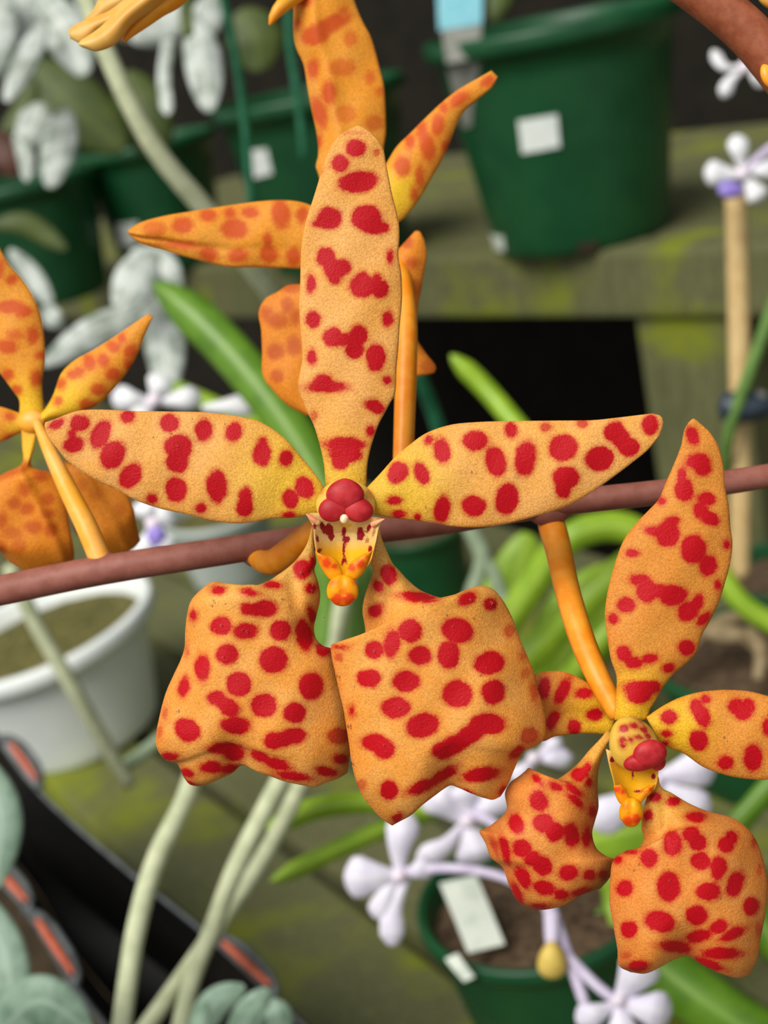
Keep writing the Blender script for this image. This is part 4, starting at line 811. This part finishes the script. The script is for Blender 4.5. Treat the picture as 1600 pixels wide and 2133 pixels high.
petal('petal', f3, MB, [(720, 452), (680, 440), (627, 421), (590, 417), (544, 419), (474, 428), (405, 439), (336, 451), (289, 465), (266, 480)], [(720, 560), (680, 562), (627, 560), (544, 557), (479, 556), (428, 546), (382, 534), (336, 520), (289, 506), (268, 488)], D3 - .002, lambda u, v, x, y: 14 * np.sin(np.pi * v) - 7 * np.exp(-((v - .72) / .07) ** 2) * u + 12 * u, spots=[
    (322, 476, 22, 15, 0, .6), (380, 469, 20, 16, 0, .8), (433, 449, 17, 12), (479, 444, 11, 10), (521, 442, 17, 12), (488, 476, 27, 20), (585, 446, 18, 30, -10), (629, 449, 12, 16), (382, 510, 32, 7, 5), (435, 530, 19, 14, 20), (497, 532, 20, 14), (560, 530, 18, 18), (558, 502, 8, 16), (611, 534, 14, 18)])
petal('lateral_sepal', f3, MBL, [(700, 560), (640, 590), (600, 594), (578, 608), (553, 622), (539, 650), (544, 687), (546, 733), (548, 784), (571, 816), (599, 844), (636, 865)], [(720, 580), (716, 620), (710, 680), (706, 740), (700, 800), (690, 860)], D3 - .001, lambda u, v, x, y: 26 * np.sin(np.pi * np.clip(v * .8 + .1, 0, 1)), T=[(660, 868)], spots=[
    (555, 652, 11, 11), (578, 668, 20, 13), (599, 636, 11, 15), (574, 733, 16, 15), (576, 784, 12, 12), (612, 720, 14, 18), (615, 660, 10, 14), (606, 600, 16, 8)])
petal('lateral_sepal', f3, MBL, [(780, 560), (815, 536), (836, 512), (865, 481)], [(790, 700), (830, 690), (862, 672), (874, 622), (882, 576), (889, 530), (884, 499)], D3 - .001, flat(16), T=[(874, 482)], spots=[(848, 506, 10, 10), (858, 548, 13, 10, 0, .9), (868, 600, 10, 14, 0, .7), (842, 580, 8, 10)])
petal('lateral_sepal_tip', f3, MBL, [(840, 660), (846, 720), (856, 784)], [(860, 655), (866, 700), (886, 733), (909, 766), (904, 778)], D3 + .001, flat(10), T=[(880, 782)], spots=[(890, 764, 12, 12, 0, .6)])
tube('pedicel', [(790, 500, .170, 20), (828, 560, .167, 22), (845, 650, .1635, 23), (846, 760, .161, 23), (842, 900, .159, 22), (838, 1040, .157, 22), (836, 1100, .1562, 22)], MPED, f3)

# ---- flower at the left edge, seen from its back
D4 = .166
f4 = flower('orange orchid flower cut by the edge, seen from behind with its yellow pedicel', (75, 878), D4, None)
petal('dorsal_sepal', f4, MBD, [(40, 866), (40, 834), (28, 816), (10, 791), (-20, 750), (-46, 690), (-56, 620), (-40, 540), (-24, 490)], [(94, 866), (92, 847), (88, 798), (94, 750), (92, 698), (83, 649), (66, 611), (45, 580), (21, 552), (0, 517), (-14, 488)], D4, flat(14, 10), yc=(66, 878, 150), spots=[
    (24, 583, 12, 10), (0, 559, 8, 19), (21, 639, 27, 14), (49, 649, 19, 12), (31, 698, 18, 11, 0, .7), (69, 698, 12, 17), (14, 722, 22, 14), (83, 739, 10, 9), (17, 781, 12, 12), (75, 788, 12, 17), (35, 812, 10, 10)])
petal('petal', f4, MBD, [(80, 866), (95, 850), (111, 822), (128, 777), (156, 750), (194, 729), (243, 698), (284, 670), (309, 653)], [(86, 884), (104, 874), (132, 868), (173, 857), (208, 840), (236, 812), (264, 777), (288, 736), (302, 698), (319, 659)], D4 - .001, flat(14, 8), yc=(110, 850, 150), spots=[
    (255, 705, 9, 9), (236, 722, 13, 11), (271, 732, 12, 15, 20), (215, 750, 12, 13), (186, 755, 13, 15), (165, 774, 10, 12), (149, 781, 10, 10), (267, 760, 8, 10), (236, 779, 15, 13), (128, 800, 10, 12), (205, 812, 15, 12), (177, 842, 12, 12), (120, 836, 10, 10), (192, 843, 7, 8)])
petal('petal', f4, MBD, [(70, 864), (45, 861), (0, 847), (-40, 846), (-90, 870)], [(74, 892), (49, 899), (0, 921), (-40, 926), (-90, 900)], D4, flat(10), yc=(70, 880, 90), spots=[(20, 868, 12, 8), (22, 908, 10, 5), (-20, 880, 12, 10)])
petal('lateral_sepal', f4, MBLD, [(44, 890), (46, 930), (46, 965), (10, 985), (-30, 1010), (-60, 1060), (-50, 1110), (0, 1149), (21, 1173)], [(78, 890), (72, 930), (66, 970), (114, 988), (130, 1020), (139, 1055), (146, 1103), (155, 1159), (149, 1178)], D4 - .0005, puff(22, 60, 1210, 6, lambda x, y: 10 * np.exp(-(((x - 80) - (y - 1060) * .5) / 14) ** 2)), T=[(69, 1195), (121, 1184)], yc=(62, 930, 70), spots=[
    (25, 985, 26, 6, -20), (52, 968, 9, 8), (50, 1020, 11, 12), (30, 1048, 12, 11), (58, 1060, 13, 12), (98, 1040, 12, 12), (100, 1070, 12, 9), (70, 1098, 16, 12), (105, 1104, 12, 14), (25, 1110, 18, 12, 0, .7), (5, 1082, 8, 14), (4, 1142, 8, 10), (38, 1140, 14, 14, 0, .7), (84, 990, 14, 10)])
petal('lateral_sepal', f4, MBLD, [(66, 890), (84, 930), (104, 970), (140, 1010), (150, 1060), (156, 1107), (200, 1150)], [(88, 890), (104, 940), (150, 965), (230, 980), (277, 1055), (284, 1090), (293, 1126)], D4 + .002, puff(16, 220, 1170, 4, lambda x, y: 8 * np.exp(-(((x - 225) - (y - 1070) * .6) / 13) ** 2)), T=[(239, 1156), (277, 1143)], yc=(80, 920, 50), spots=[(170, 1010, 10, 10, 0, .4), (200, 1030, 12, 10, 0, .4), (250, 1060, 10, 12, 0, .4)])
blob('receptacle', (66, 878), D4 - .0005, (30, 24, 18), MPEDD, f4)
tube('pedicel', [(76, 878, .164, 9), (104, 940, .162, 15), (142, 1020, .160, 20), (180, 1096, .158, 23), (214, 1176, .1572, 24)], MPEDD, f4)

# ---- buds and tips at the top edge
bd1 = thingp('orchid_bud', 'half opened yellow orange bud with curled petal tips above the pale root', 'bud', U(270, 20, .155))
def lobe(pts, mat, parent, nm='petal'):
    return tube(nm, pts, mat, parent, seg=20)
def curl(h): return lambda u, v, x, y: h * np.sin(np.pi * v) * np.clip(1.15 - u, .2, 1) - 10 * u ** 3
petal('petal', bd1, MBUD, [(290, -60), (240, -20), (205, 0), (194, 21), (176, 39)], [(340, -40), (270, 10), (230, 30), (200, 44), (178, 52)], .1572, curl(16), step=3, und=1)
petal('petal', bd1, MBUD, [(300, -40), (230, 20), (190, 36), (157, 51), (142, 63)], [(330, -20), (250, 44), (205, 66), (175, 92), (146, 80)], .1562, curl(22), step=3, und=1)
petal('petal', bd1, MBUD2, [(370, -70), (330, -20), (285, 26), (262, 56), (254, 84)], [(420, -30), (373, 16), (341, 34), (310, 55), (278, 76), (258, 91)], .1562, curl(26), step=3, und=1)
petal('petal', bd1, MBUD, [(330, -60), (262, 0), (236, 28), (206, 58), (168, 84)], [(390, -30), (320, 20), (276, 52), (248, 86), (231, 98), (199, 107), (172, 99)], .1552, curl(34), T=[(163, 92)], step=3, und=1)
bd2 = thingp('orchid_bud', 'small hooked yellow petal tip beside the tall rear sepal', 'bud', U(580, 25, .165))
lobe([(562, 52, .165, 3), (568, 38, .165, 9), (582, 18, .165, 14), (612, -8, .166, 18), (660, -40, .167, 18)], MBUD2, bd2)
bd3 = thingp('orchid_bud', 'orange bud nub tucked against the thick rust stem', 'bud', U(1600, 165, .149))
blob('bud_tip', (1602, 158), .1485, (17, 28, 14), MBUD2, bd3, rot=-20)
bd4 = thingp('orchid_bud', 'pale peach bud at the upper side of the thick rust stem', 'bud', U(1600, 0, .153))
blob('bud_tip', (1606, -4), .153, (34, 22, 18), MBUD, bd4, rot=35)

# ---- dew on the front flower
MDEW = nmat('dew')[0]; _b = MDEW.node_tree.nodes['Principled BSDF']
_b.inputs['Base Color'].default_value = (1, .96, .9, 1); _b.inputs['Roughness'].default_value = .03; _b.inputs['Transmission Weight'].default_value = 1.; _b.inputs['IOR'].default_value = 1.33
def dew(parent, names, pts):
    xs = np.concatenate([GRID[n][0] for n in names]); ys = np.concatenate([GRID[n][1] for n in names]); Vs = np.vstack([GRID[n][2] for n in names])
    dz = (Vs - CAM) @ fwd; V = []; Fc = []
    for x, y, r in pts:
        r = r * .75
        near = (xs - x) ** 2 + (ys - y) ** 2; c = np.where(near < 40)[0]
        if len(c) == 0: c = [int(near.argmin())]
        i = c[int(np.argmin(dz[c]))]; d = dz[i] - .3 * r * dz[i] / F; k = d / F; n0 = len(V)
        for a_ in range(7):
            for b_ in range(10):
                t_, p_ = math.pi * a_ / 6, 2 * math.pi * b_ / 10
                V.append(U(x + r * math.sin(t_) * math.cos(p_), y + r * 1.15 * math.cos(t_), d - .55 * r * k * math.sin(t_) * math.sin(p_)))
        for a_ in range(6):
            for b_ in range(10):
                b2_ = (b_ + 1) % 10; Fc.append((n0 + a_ * 10 + b_, n0 + a_ * 10 + b2_, n0 + (a_ + 1) * 10 + b2_, n0 + (a_ + 1) * 10 + b_))
    o = mesh('dew_droplets', np.array(V), np.array(Fc), MDEW, parent); o['kind'] = 'stuff'; o['label'] = 'tiny clear dew droplets'
kids = [o.name for o in f1.children if o.name in GRID]
dp = [(628, 1194, 4), (651, 1219, 3), (649, 1230, 3), (461, 1303, 4), (448, 1312, 3), (440, 1260, 4), (443, 1250, 3), (515, 1316, 4), (505, 1313, 3), (466, 1370, 3.5), (570, 1250, 3), (586, 1246, 4), (600, 1260, 3), (370, 1480, 5), (495, 1417, 3), (980, 1250, 4), (1023, 1256, 5), (780, 1357, 4), (833, 1476, 4), (728, 1512, 6), (735, 1590, 4), (704, 1408, 5), (736, 1429, 3), (1000, 1407, 4), (944, 1306, 3), (821, 998, 3), (982, 983, 4), (990, 986, 3), (370, 930, 3), (318, 910, 3), (399, 872, 3), (467, 882, 3), (356, 902, 3), (874, 1508, 3), (800, 1552, 3), (900, 1220 + 40, 3), (985, 1287, 3), (930, 1280, 3), (838, 1040, 2.5), (885, 1054, 3), (700, 1345, 3), (540, 1465, 3)]
dp += [(float(rng.uniform(400, 700)), float(rng.uniform(1230, 1320)), float(rng.uniform(1.2, 2.6))) for _ in range(14)] + [(float(rng.uniform(760, 1060)), float(rng.uniform(1250, 1400)), float(rng.uniform(1.2, 2.6))) for _ in range(14)]
dew(f1, kids, dp)
kids2 = [o.name for o in f2.children if o.name in GRID]
dew(f2, kids2, [(1508, 1535, 5), (1514, 1543, 3), (1298, 1850, 3), (1320, 1812, 4), (1330, 1800, 4), (1395, 1835, 3), (1513, 1740, 4), (1520, 1730, 3), (1500, 1870, 3), (1350, 1792, 3), (1600, 1488, 4), (1405, 1765, 3), (1160, 1715, 3)])
